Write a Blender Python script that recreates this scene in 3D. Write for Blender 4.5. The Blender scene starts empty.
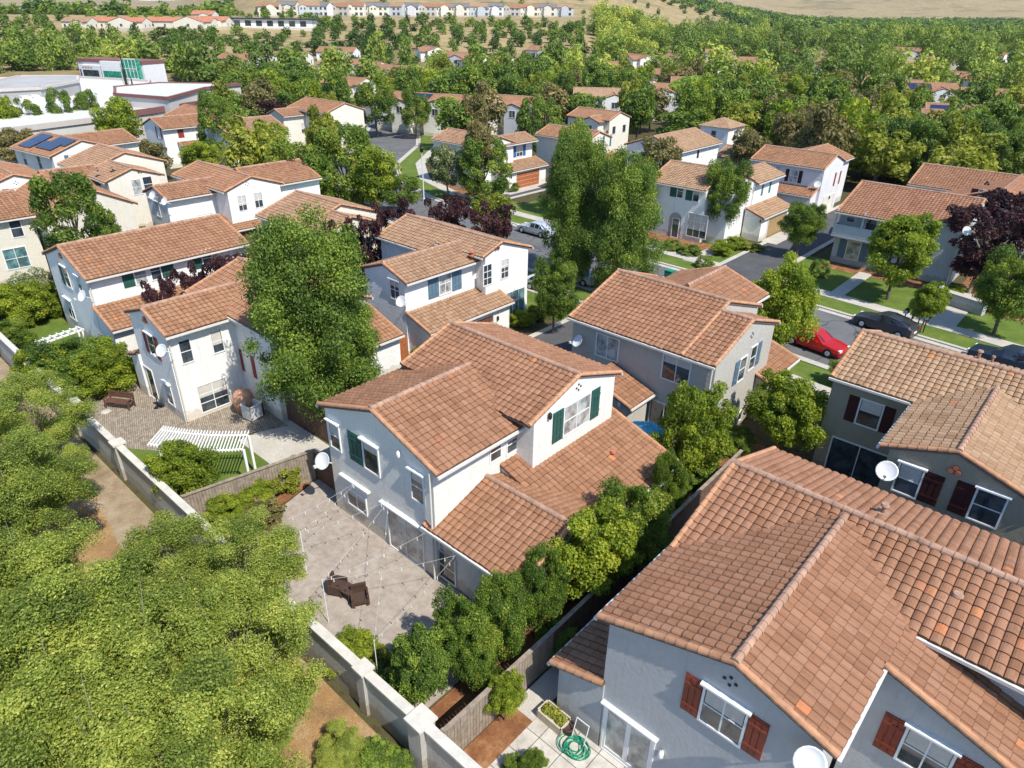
import bpy, math, random
import numpy as np
from mathutils import Matrix, Vector
R = math.radians
rng = np.random.default_rng(7)
random.seed(7)
C = bpy.context.scene.collection
# ------------------------------------------------------------------ camera
H = 21.5
F = 687.93
FW = np.array([-0.58639992, 0.65582429, -0.47542574])
RT = np.array([0.74067702, 0.67173441, 0.01305525])
UP = np.array([-0.32792178, 0.34448132, 0.87965898])

def ray(x, y): return FW + (x-512)/F*RT - (y-384)/F*UP
def at(x, y, z=0.0):
    """world xy of the point at height z seen at a measured picture position"""
    d = ray(x, y); t = (z-H)/d[2]; return (t*d[0], t*d[1])
def ony(x, y, y0):
    d = ray(x, y); t = y0/d[1]; return (t*d[0], H+t*d[2])
def onx(x, y, x0):
    d = ray(x, y); t = x0/d[0]; return (t*d[1], H+t*d[2])
def proj(p):
    v = np.array(p, float)-[0, 0, H]; w = v@FW
    return (512+F*(v@RT)/w, 384-F*(v@UP)/w, w)

cam = bpy.data.cameras.new('camera'); co = bpy.data.objects.new('camera', cam); C.objects.link(co)
co.matrix_world = Matrix(((RT[0], UP[0], -FW[0], 0), (RT[1], UP[1], -FW[1], 0), (RT[2], UP[2], -FW[2], H), (0, 0, 0, 1)))
cam.sensor_width = 36; cam.lens = F*36/1024; cam.clip_start = .2; cam.clip_end = 40000
sc = bpy.context.scene; sc.camera = co
sc.view_settings.view_transform = 'Standard'; sc.view_settings.look = 'None'
sc.view_settings.exposure = 0.56; sc.view_settings.gamma = 1
sc.render.engine = 'CYCLES'
sc.cycles.max_bounces = 6; sc.cycles.diffuse_bounces = 3; sc.cycles.glossy_bounces = 2; sc.cycles.transmission_bounces = 2
sc.cycles.use_denoising = True
# ------------------------------------------------------------------ light
SUN = Vector((1, -.13, 1.34)).normalized()
w = bpy.data.worlds.new('World'); sc.world = w; w.use_nodes = True
nt = w.node_tree; bg = nt.nodes['Background']
sky = nt.nodes.new('ShaderNodeTexSky'); sky.sky_type = 'NISHITA'; sky.sun_disc = False
sky.sun_elevation = math.asin(SUN.z); sky.sun_rotation = math.atan2(SUN.x, SUN.y)
sky.air_density = 1.0; sky.dust_density = .2; sky.ozone_density = 3.0; sky.altitude = 100
hs = nt.nodes.new('ShaderNodeHueSaturation'); hs.inputs['Saturation'].default_value = 1.05; nt.links.new(sky.outputs[0], hs.inputs['Color']); nt.links.new(hs.outputs[0], bg.inputs[0]); bg.inputs[1].default_value = .15
sl = bpy.data.lights.new('sun', 'SUN'); sl.energy = 4.4; sl.angle = R(.5); sl.color = (1, .94, .84)
so = bpy.data.objects.new('sun', sl); C.objects.link(so); so.location = (60, 0, 80)
so.rotation_euler = SUN.to_track_quat('Z', 'Y').to_euler()

# ------------------------------------------------------------------ materials
class NT:
    def __init__(s, name):
        s.m = bpy.data.materials.new(name); s.m.use_nodes = True; s.t = s.m.node_tree
        s.b = s.t.nodes['Principled BSDF']; s.b.inputs['Specular IOR Level'].default_value = .3
    def n(s, typ, **kw):
        o = s.t.nodes.new('ShaderNode'+typ)
        for k, v in kw.items():
            if k.startswith('_'): setattr(o, k[1:], v)
            else: o.inputs[k.replace('__', ' ')].default_value = v
        return o
    def l(s, a, b): s.t.links.new(a, b)
    def ramp(s, fac, stops, interp='LINEAR'):
        r = s.t.nodes.new('ShaderNodeValToRGB'); e = r.color_ramp; e.interpolation = interp
        while len(e.elements) < len(stops): e.elements.new(.5)
        for q, (p, c) in zip(e.elements, stops): q.position = p; q.color = (*c, 1)
        s.l(fac, r.inputs[0]); return r.outputs[0]
    def coord(s, which='Object'): return s.n('TexCoord').outputs[which]
    def noise(s, vec, scale, detail=4, rough=.6):
        o = s.n('TexNoise', Scale=scale, Detail=detail, Roughness=rough); s.l(vec, o.inputs['Vector']); return o.outputs['Fac']
    def mix(s, f, a, b, mode='MIX'):
        m = s.t.nodes.new('ShaderNodeMix'); m.data_type = 'RGBA'; m.blend_type = mode
        for v, i in ((f, 0), (a, 6), (b, 7)):
            if hasattr(v, 'is_linked'): s.l(v, m.inputs[i])
            else: m.inputs[i].default_value = v if i == 0 else (*v, 1)
        return m.outputs[2]
    def bump(s, h, strength=.3, dist=.02):
        b = s.n('Bump', Strength=strength, Distance=dist); s.l(h, b.inputs['Height']); s.l(b.outputs[0], s.b.inputs['Normal'])

def simple(name, col, rough=.6, metal=0, var=.12, scale=3, bump=0, spec=.3):
    M = NT(name); M.b.inputs['Roughness'].default_value = rough; M.b.inputs['Metallic'].default_value = metal
    M.b.inputs['Specular IOR Level'].default_value = spec
    f = M.noise(M.coord(), scale, 5)
    c = M.ramp(f, [(.3, tuple(v*(1-var) for v in col)), (.7, tuple(min(1, v*(1+var)) for v in col))])
    M.l(c, M.b.inputs['Base Color'])
    if bump: M.bump(M.noise(M.coord(), scale*12, 3), bump, .02)
    return M.m

def stucco(name, col):
    M = NT(name); M.b.inputs['Roughness'].default_value = .93; M.b.inputs['Specular IOR Level'].default_value = .15
    o = M.coord()
    f = M.noise(o, .6, 6, .65)
    c = M.ramp(f, [(.3, tuple(v*.92 for v in col)), (.65, col)])
    # weather streaks below sills and eaves
    mp = M.n('Mapping'); mp.inputs['Scale'].default_value = (5, 5, .35); M.l(o, mp.inputs[0])
    g = M.noise(mp.outputs[0], 1.3, 5)
    st = M.ramp(g, [(.55, (1, 1, 1)), (.8, (.86, .84, .8))])
    c = M.mix(1.0, c, st, 'MULTIPLY')
    sx = M.n('SeparateXYZ'); M.l(o, sx.inputs[0]); ad = M.n('Math', _operation='MULTIPLY_ADD'); M.l(M.noise(o, 2.5, 6, .7), ad.inputs[0]); ad.inputs[1].default_value = -1.1; M.l(sx.outputs['Z'], ad.inputs[2])
    c = M.mix(1.0, c, M.ramp(ad.outputs[0], [(0, (.78, .73, .66)), (.14, (1, 1, 1))]), 'MULTIPLY')
    vv = M.noise(o, 3.2, 8, .8); c = M.mix(1.0, c, M.ramp(vv, [(.35, (.93, .93, .92)), (.6, (1, 1, 1))]), 'MULTIPLY')
    M.l(c, M.b.inputs['Base Color'])
    n1 = M.noise(o, 5.5, 8, .78)
    M.bump(n1, .8, .06)
    return M.m

def rooftile(name, cols, stain=(.10, .065, .05), odd=(.5, .2, .09)):
    M = NT(name); M.b.inputs['Roughness'].default_value = .85; M.b.inputs['Specular IOR Level'].default_value = .2
    uv = M.n('UVMap').outputs[0]
    fl = M.n('VectorMath', _operation='FLOOR'); M.l(uv, fl.inputs[0])
    wn = M.n('TexWhiteNoise', _noise_dimensions='2D'); M.l(fl.outputs[0], wn.inputs[0])
    v = wn.outputs['Value']
    c = M.ramp(v, [(0, tuple(v*.88 for v in cols[0])), (.15, cols[0]), (.5, cols[1]), (.9, cols[2]), (.993, cols[2]), (.996, odd)])
    o = M.coord()
    big = M.noise(o, .35, 6, .7)
    c = M.mix(1.0, c, M.ramp(big, [(.3, (.9, .88, .86)), (.65, (1.04, 1.02, 1.0))]), 'MULTIPLY')
    fine = M.noise(o, 7, 6, .75)
    c = M.mix(M.ramp(fine, [(.52, (0, 0, 0)), (.85, (.75, .75, .75))]), c, stain)
    mp = M.n('Mapping'); mp.inputs['Scale'].default_value = (1.3, .12, 1); M.l(uv, mp.inputs[0]); sk = M.noise(mp.outputs[0], 1.0, 6, .75)
    c = M.mix(1.0, c, M.ramp(sk, [(.32, (.74, .72, .70)), (.52, (1, 1, 1)), (.75, (1.1, 1.08, 1.06))]), 'MULTIPLY')
    # shadow gaps at tile laps and sides, painted into the colour as dark lines
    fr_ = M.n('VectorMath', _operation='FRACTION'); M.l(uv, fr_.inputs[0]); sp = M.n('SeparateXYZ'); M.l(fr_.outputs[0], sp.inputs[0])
    gap_v = M.ramp(sp.outputs['Y'], [(0, (.25, .25, .25)), (.045, (.28, .28, .28)), (.085, (1, 1, 1)), (1, (1, 1, 1))])
    gap_u = M.ramp(sp.outputs['X'], [(0, (.3, .3, .3)), (.06, (1, 1, 1)), (.93, (1, 1, 1)), (.97, (.3, .3, .3))])
    c = M.mix(.8, c, gap_v, 'MULTIPLY'); c = M.mix(.7, c, gap_u, 'MULTIPLY')
    M.l(c, M.b.inputs['Base Color'])
    M.bump(M.noise(o, 30, 3), .25, .01)
    return M.m

def leafmat(name, cols, trans=.35, rough=.5):
    M = NT(name)
    a = M.n('Attribute', _attribute_name='tint'); oi = M.n('ObjectInfo')
    mth = M.n('Math', _operation='MULTIPLY_ADD'); M.l(oi.outputs['Random'], mth.inputs[0]); mth.inputs[1].default_value = .22; mth.inputs[2].default_value = -.11
    ad = M.n('Math', _operation='ADD'); M.l(a.outputs['Fac'], ad.inputs[0]); M.l(mth.outputs[0], ad.inputs[1])
    c = M.ramp(ad.outputs[0], [(0, cols[0]), (.45, cols[1]), (.8, cols[2]), (1, cols[3] if len(cols) > 3 else cols[2])])
    M.l(c, M.b.inputs['Base Color']); M.b.inputs['Roughness'].default_value = rough
    tr = M.n('BsdfTranslucent'); br = M.mix(1.0, c, (1.5, 1.6, .7), 'MULTIPLY'); M.l(br, tr.inputs[0])
    mx = M.n('MixShader', Fac=trans); M.l(M.b.outputs[0], mx.inputs[1]); M.l(tr.outputs[0], mx.inputs[2])
    M.l(mx.outputs[0], M.t.nodes['Material Output'].inputs[0])
    return M.m

M_ = {}
def glass(name, col, rough=.06):
    M = NT(name); M.b.inputs['Roughness'].default_value = rough; M.b.inputs['Specular IOR Level'].default_value = .9
    M.b.inputs['IOR'].default_value = 1.6
    f = M.noise(M.coord(), 1.6, 3)
    M.l(M.ramp(f, [(.4, tuple(v*.6 for v in col)), (.62, tuple(min(1, v*1.7) for v in col))]), M.b.inputs['Base Color'])
    return M.m
M_['glass'] = glass('window_glass', (.035, .045, .055))
M_['glasst'] = glass('teal_curtained_glass', (.10, .2, .21))
M_['glassp'] = glass('pale_curtained_glass', (.30, .31, .30), .15)
M_['blind'] = simple('window_blind', (.52, .50, .46), .8, var=.1, scale=6)
M_['glassg'] = glass('green_tinted_glass', (.04, .26, .17))
M_['carglass'] = glass('car_glass', (.012, .016, .024), .03)
M_['white'] = simple('white_paint', (.8, .8, .78), .45, var=.04)
M_['frame'] = simple('vinyl_frame', (.74, .74, .72), .4, var=.04)
M_['darkmetal'] = simple('dark_metal', (.03, .03, .032), .45, .2)
M_['black'] = simple('black_rubber', (.018, .018, .018), .8)
M_['green_sh'] = simple('green_shutter_paint', (.025, .09, .075), .5)
M_['teal_sh'] = simple('teal_shutter_paint', (.04, .2, .21), .5)
M_['slate_sh'] = simple('slate_blue_shutter_paint', (.10, .17, .23), .5)
M_['blue_sh'] = simple('blue_shutter_paint', (.05, .14, .30), .5)
M_['red_sh'] = simple('red_brown_shutter_paint', (.24, .05, .028), .5, var=.2, scale=6)
M_['dkred_sh'] = simple('dark_maroon_shutter_paint', (.045, .012, .012), .5)
M_['dkred2_sh'] = simple('brick_red_shutter_paint', (.27, .045, .04), .5)
M_['brown_door'] = simple('stained_wood_door', (.36, .12, .045), .5, var=.25, scale=5)
M_['tan_door'] = simple('tan_garage_paint', (.36, .25, .12), .5)
M_['dk_door'] = simple('dark_brown_door', (.14, .06, .035), .5)
M_['ivory_door'] = simple('ivory_garage_paint', (.72, .7, .62), .5)
M_['dish'] = simple('dish_grey', (.62, .63, .64), .4, var=.05)
M_['terracotta'] = simple('terracotta', (.42, .14, .08), .7)
M_['gutter'] = simple('gutter_paint', (.62, .6, .55), .4, var=.06)
M_['eave'] = simple('eave_timber', (.16, .12, .10), .8)
M_['bark'] = simple('bark', (.16, .12, .09), .9, var=.3, scale=8, bump=.6)
M_['palebark'] = simple('pale_bark', (.30, .25, .19), .9, var=.3, scale=8, bump=.6)
M_['solar'] = simple('solar_panel_cells', (.012, .018, .05), .12, spec=.8)
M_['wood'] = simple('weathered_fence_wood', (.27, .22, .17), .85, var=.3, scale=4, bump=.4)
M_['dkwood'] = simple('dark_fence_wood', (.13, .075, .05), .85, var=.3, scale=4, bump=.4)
M_['wicker'] = simple('brown_wicker', (.07, .042, .032), .6, var=.3, scale=20)
M_['brownwood'] = simple('brown_bench_wood', (.13, .065, .045), .6, var=.2)
WALLC = dict(cream=(.80, .775, .72), white=(.83, .82, .79), grey=(.50, .475, .43), blue=(.50, .50, .50), taupe=(.34, .31, .235),
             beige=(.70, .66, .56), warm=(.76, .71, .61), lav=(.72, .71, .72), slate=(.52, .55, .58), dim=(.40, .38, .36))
for k, v in WALLC.items(): M_['w_'+k] = stucco('stucco_'+k, v)
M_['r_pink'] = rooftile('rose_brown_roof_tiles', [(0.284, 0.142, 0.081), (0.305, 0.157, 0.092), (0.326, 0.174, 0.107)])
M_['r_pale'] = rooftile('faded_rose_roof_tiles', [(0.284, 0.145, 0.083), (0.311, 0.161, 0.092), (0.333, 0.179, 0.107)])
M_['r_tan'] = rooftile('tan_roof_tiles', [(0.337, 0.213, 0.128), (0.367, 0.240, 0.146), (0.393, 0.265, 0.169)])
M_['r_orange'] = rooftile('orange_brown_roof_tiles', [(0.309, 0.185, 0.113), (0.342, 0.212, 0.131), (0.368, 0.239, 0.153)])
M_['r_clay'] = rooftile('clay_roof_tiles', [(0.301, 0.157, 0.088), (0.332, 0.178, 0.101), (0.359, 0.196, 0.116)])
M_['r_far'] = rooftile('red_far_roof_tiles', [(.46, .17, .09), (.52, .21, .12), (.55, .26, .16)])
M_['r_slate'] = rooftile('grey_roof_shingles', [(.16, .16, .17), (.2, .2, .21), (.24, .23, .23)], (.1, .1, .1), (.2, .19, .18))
M_['cap'] = simple('roof_ridge_clay', (.35, .215, .15), .85, var=.3, scale=2.4)
M_['cap_o'] = simple('roof_rake_clay', (.43, .225, .125), .85, var=.25, scale=2.8)

M_['l_grove'] = leafmat('grove_leaves', [(0.075, 0.113, 0.022), (0.217, 0.278, 0.047), (0.413, 0.443, 0.085), (0.531, 0.505, 0.131)], .38)
M_['l_mid'] = leafmat('broad_leaves', [(0.040, 0.079, 0.012), (0.108, 0.178, 0.022), (0.215, 0.287, 0.033), (0.430, 0.396, 0.061)], .32)
M_['l_dark'] = leafmat('dark_leaves', [(0.040, 0.081, 0.014), (0.109, 0.176, 0.024), (0.204, 0.283, 0.037), (0.338, 0.379, 0.052)], .25)
M_['l_bright'] = leafmat('bright_leaves', [(0.074, 0.112, 0.012), (0.194, 0.258, 0.021), (0.339, 0.394, 0.038), (0.485, 0.455, 0.058)], .4)
M_['l_olive'] = leafmat('olive_leaves', [(00.075, 00.075, 00.027), (00.164, 00.149, 00.048), (00.283, 00.238, 00.089), (00.416, 00.283, 00.134)], .3)
M_['l_yellow'] = leafmat('yellow_green_leaves', [(0.087, 0.109, 0.014), (0.209, 0.240, 0.028), (0.344, 0.348, 0.047), (0.420, 0.412, 0.085)], .4)
M_['l_purple'] = leafmat('purple_leaves', [(.018, .008, .010), (.045, .016, .020), (.085, .03, .035), (.13, .06, .05)], .2)
M_['l_willow'] = leafmat('willow_leaves', [(0.105, 0.158, 0.035), (0.245, 0.333, 0.061), (0.385, 0.490, 0.096), (0.525, 0.578, 0.140)], .4)
M_['l_cyp'] = leafmat('cypress_leaves', [(.015, .03, .012), (.03, .05, .02), (.045, .07, .028), (.06, .08, .03)], .15)
M_['l_bloom'] = leafmat('blossom', [(.06, .09, .02), (.16, .2, .05), (.5, .5, .4), (.7, .66, .6)], .3)
M_['l_far'] = leafmat('distant_leaves', [(0.070, 0.114, 0.022), (0.150, 0.215, 0.035), (0.274, 0.342, 0.054), (0.447, 0.455, 0.082)], .25)

# ------------------------------------------------------------------ object helpers
def empty(name, loc, rz=0.0):
    o = bpy.data.objects.new(name, None); C.objects.link(o); o.location = loc; o.rotation_euler = (0, 0, rz)
    o.empty_display_size = .2
    return o
def tag(o, label=None, cat=None, group=None, kind=None):
    if label: o['label'] = label
    if cat: o['category'] = cat
    if group: o['group'] = group
    if kind: o['kind'] = kind
    return o

class MB:
    """collects boxes, prisms, tubes, patches; build() links them as ONE mesh"""
    def __init__(s): s.v = []; s.f = []; s.mi = []; s.uv = []; s.smooth = []
    def add(s, vs, fs, mi=0, uvs=None, smooth=False):
        b = len(s.v); s.v += [tuple(map(float, p)) for p in vs]
        for k, f in enumerate(fs):
            s.f.append(tuple(b+i for i in f)); s.mi.append(mi); s.smooth.append(smooth)
            s.uv.append(uvs[k] if uvs else None)
    def box(s, c, d, mi=0, rz=0, ax=None):
        x, y, z = d[0]/2, d[1]/2, d[2]/2
        vs = [(i*x, j*y, k*z) for k in (-1, 1) for j in (-1, 1) for i in (-1, 1)]
        if ax is not None: vs = [tuple(np.array(ax[0])*p[0]+np.array(ax[1])*p[1]+np.array(ax[2])*p[2]) for p in vs]
        elif rz: cz, sz = math.cos(rz), math.sin(rz); vs = [(p[0]*cz-p[1]*sz, p[0]*sz+p[1]*cz, p[2]) for p in vs]
        vs = [(p[0]+c[0], p[1]+c[1], p[2]+c[2]) for p in vs]
        s.add(vs, [(0, 2, 3, 1), (4, 5, 7, 6), (0, 1, 5, 4), (2, 6, 7, 3), (0, 4, 6, 2), (1, 3, 7, 5)], mi)
    def b2(s, x0, x1, y0, y1, z0, z1, mi=0): s.box(((x0+x1)/2, (y0+y1)/2, (z0+z1)/2), (abs(x1-x0), abs(y1-y0), abs(z1-z0)), mi)
    def prism(s, poly, z0, z1, mi=0):
        n = len(poly); a = sum(poly[i][0]*poly[(i+1) % n][1]-poly[(i+1) % n][0]*poly[i][1] for i in range(n))
        if a < 0: poly = poly[::-1]
        vs = [(p[0], p[1], z0) for p in poly]+[(p[0], p[1], z1) for p in poly]
        s.add(vs, [tuple(range(n))[::-1], tuple(range(n, 2*n))]+[(i, (i+1) % n, n+(i+1) % n, n+i) for i in range(n)], mi)
    def extr(s, prof, ax, l0, l1, mi=0):
        """profile of (a,z) points extruded along axis ax from l0 to l1"""
        n = len(prof)
        P = (lambda l, a, z: (l, a, z)) if ax == 'X' else (lambda l, a, z: (a, l, z))
        vs = [P(l0, *p) for p in prof]+[P(l1, *p) for p in prof]
        fs = [tuple(range(n)), tuple(range(n, 2*n))[::-1]]+[(i, n+i, n+(i+1) % n, (i+1) % n) for i in range(n)]
        if ax == 'X': fs = [f[::-1] for f in fs]
        s.add(vs, fs, mi)
    def tube(s, p0, p1, r0, r1=None, n=8, mi=0, caps=True, smooth=True):
        r1 = r0 if r1 is None else r1
        p0 = np.array(p0, float); p1 = np.array(p1, float); d = p1-p0; d = d/(np.linalg.norm(d)+1e-9)
        a = np.cross(d, [0, 0, 1] if abs(d[2]) < .9 else [1, 0, 0]); a /= np.linalg.norm(a); b = np.cross(d, a)
        vs = []
        for p, r in ((p0, r0), (p1, r1)):
            for i in range(n):
                t = 2*math.pi*i/n; vs.append(p+r*(math.cos(t)*a+math.sin(t)*b))
        s.add(vs, [(i, (i+1) % n, n+(i+1) % n, n+i) for i in range(n)], mi, smooth=smooth)
        if caps: s.add(vs[:n]+vs[n:], [tuple(range(n))[::-1], tuple(range(n, 2*n))], mi)
    def path(s, pts, r, n=6, mi=0):
        for a, b in zip(pts[:-1], pts[1:]): s.tube(a, b, r, r, n, mi, caps=True)
    def lathe(s, c, prof, n=16, mi=0, M=None):
        vs = []
        for r, z in prof:
            for i in range(n):
                t = 2*math.pi*i/n; p = np.array([r*math.cos(t), r*math.sin(t), z])
                if M is not None: p = M@p
                vs.append(p+np.array(c))
        fs = [(k*n+i, k*n+(i+1) % n, (k+1)*n+(i+1) % n, (k+1)*n+i) for k in range(len(prof)-1) for i in range(n)]
        s.add(vs, fs, mi, smooth=True)
    def build(s, name, mats, parent=None, org=None):
        me = bpy.data.meshes.new(name)
        v = np.array(s.v, float).reshape(-1, 3)
        if org is not None: v = v-np.array(org)
        me.from_pydata(v.tolist(), [], s.f)
        if not isinstance(mats, (list, tuple)): mats = [mats]
        for m in mats: me.materials.append(M_[m] if isinstance(m, str) else m)
        me.polygons.foreach_set('material_index', s.mi)
        me.polygons.foreach_set('use_smooth', s.smooth)
        if any(u is not None for u in s.uv):
            ul = me.uv_layers.new(name='UVMap'); k = 0
            for f, u in zip(s.f, s.uv):
                for j in range(len(f)):
                    ul.data[k].uv = u[j] if u is not None else (0, 0); k += 1
        me.update()
        o = bpy.data.objects.new(name, me); C.objects.link(o)
        if parent is not None: o.parent = parent
        return o

def npmesh(name, V, Q, mat, tint=None, uv=None, smooth=False):
    me = bpy.data.meshes.new(name); V = np.asarray(V, np.float32); Q = np.asarray(Q, np.int32)
    k = Q.shape[1]
    me.vertices.add(len(V)); me.vertices.foreach_set('co', V.ravel())
    me.loops.add(Q.size); me.loops.foreach_set('vertex_index', Q.ravel())
    me.polygons.add(len(Q)); me.polygons.foreach_set('loop_start', np.arange(0, Q.size, k, dtype=np.int32))
    try: me.polygons.foreach_set('loop_total', np.full(len(Q), k, np.int32))
    except Exception: pass
    me.polygons.foreach_set('use_smooth', np.full(len(Q), bool(smooth)))
    if uv is not None:
        ul = me.uv_layers.new(name='UVMap'); ul.data.foreach_set('uv', np.asarray(uv, np.float32).ravel())
    if tint is not None:
        at_ = me.attributes.new('tint', 'FLOAT', 'FACE'); at_.data.foreach_set('value', np.asarray(tint, np.float32))
    for m in (mat if isinstance(mat, (list, tuple)) else [mat]): me.materials.append(m)
    me.update(calc_edges=True); me.validate()
    return me

def link(name, me, parent=None, loc=None):
    o = bpy.data.objects.new(name, me); C.objects.link(o)
    if parent is not None: o.parent = parent
    if loc is not None: o.location = loc
    return o

# ------------------------------------------------------------------ roofs and houses
PT = .335
PROF6 = ([0, .07, .28, .52, .76, .93, 1.0], [-.026, .012, .038, .048, .040, .014, -.026])
PROF3 = ([0, .12, .5, .88, 1.0], [-.024, .016, .042, .016, -.024])
def tile_plane(P0, U, V, LU, LV, lod, cw=.30, cl=.335):
    """interlocking barrel tiles laid in courses over one roof slope"""
    P0 = np.array(P0, float); U = np.array(U, float); V = np.array(V, float); N = np.cross(U, V)
    nu = max(1, round(LU/cw)); nv = max(1, round(LV/cl)); w = LU/nu; l = LV/nv
    off = rng.integers(0, 500, 2)
    if lod >= 2:
        Vv = np.array([P0, P0+U*LU, P0+U*LU+V*LV, P0+V*LV])+N*.03
        return Vv, np.array([[0, 1, 2, 3]]), (np.array([[0, 0], [nu, 0], [nu, nv], [0, nv]], float)+off)
    tu, hh = (PROF6 if lod == 0 else PROF3); k = len(tu); tu = np.array(tu); hh = np.array(hh)
    I, J = np.meshgrid(np.arange(nu), np.arange(nv), indexing='ij'); I = I.ravel(); J = J.ravel(); n = len(I)
    jit = rng.normal(0, .005, n); jv = rng.normal(0, .012, n)
    u = (I[:, None]+tu[None])*w                                 # n,k
    rows = []
    lowh = np.where(J == 0, -.05, -.004)
    rows.append((u, (J*l-.012)[:, None]+0*u, lowh[:, None]+hh[None]*.3))
    rows.append((u, (J*l-.018+jv)[:, None]+0*u, .030+jit[:, None]+hh[None]))
    rows.append((u, ((J+1)*l)[:, None]+0*u, .0+jit[:, None]*.3+hh[None]))
    Vv = np.stack([P0+a[..., None]*U+b[..., None]*V+c[..., None]*N for a, b, c in rows], 1)  # n,3,k,3
    base = (np.arange(n)*3*k)[:, None, None]
    r = np.arange(2)[None, :, None]*k; c = np.arange(k-1)[None, None, :]
    q = np.stack([base+r+c, base+r+c+1, base+r+c+k+1, base+r+c+k], -1).reshape(-1, 4)
    uu = np.stack([tu[:-1], tu[1:], tu[1:], tu[:-1]], 1)*.98+.01                       # k-1,4
    vv = np.array([[.01, .01, .03, .03], [.03, .03, .97, .97]])
    uv = np.stack(np.broadcast_arrays(uu[None], vv[:, None]), -1)[None]+np.stack([I, J], 1)[:, None, None, None, :]
    uvq = uv.reshape(-1, 2)+off
    return Vv.reshape(-1, 3), q, uvq

def caps(mb, p0, p1, r, seg=.335, lod=0):
    p0 = np.array(p0, float); p1 = np.array(p1, float); L = np.linalg.norm(p1-p0); d = (p1-p0)/L
    side = np.cross(d, [0, 0, 1.]); side /= np.linalg.norm(side); up = np.cross(side, d)
    n = max(1, round(L/seg)) if lod < 2 else 1
    m = 6 if lod == 0 else 4
    for i in range(n):
        a = p0+d*(L*i/n); b = p0+d*(L*(i+1)/n+.03)
        vs = []
        for p, rr in ((a, r*1.12), (b, r*.92)):
            for t in range(m+1):
                th = math.pi*(t/m)*1.15-math.pi*.075
                vs.append(p+side*rr*math.cos(th)+up*(rr*math.sin(th)-.01))
        fs = [(t, t+1, m+2+t, m+1+t)[::-1] for t in range(m)]+[tuple(range(m+1))]
        mb.add(vs, fs, 0)

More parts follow.
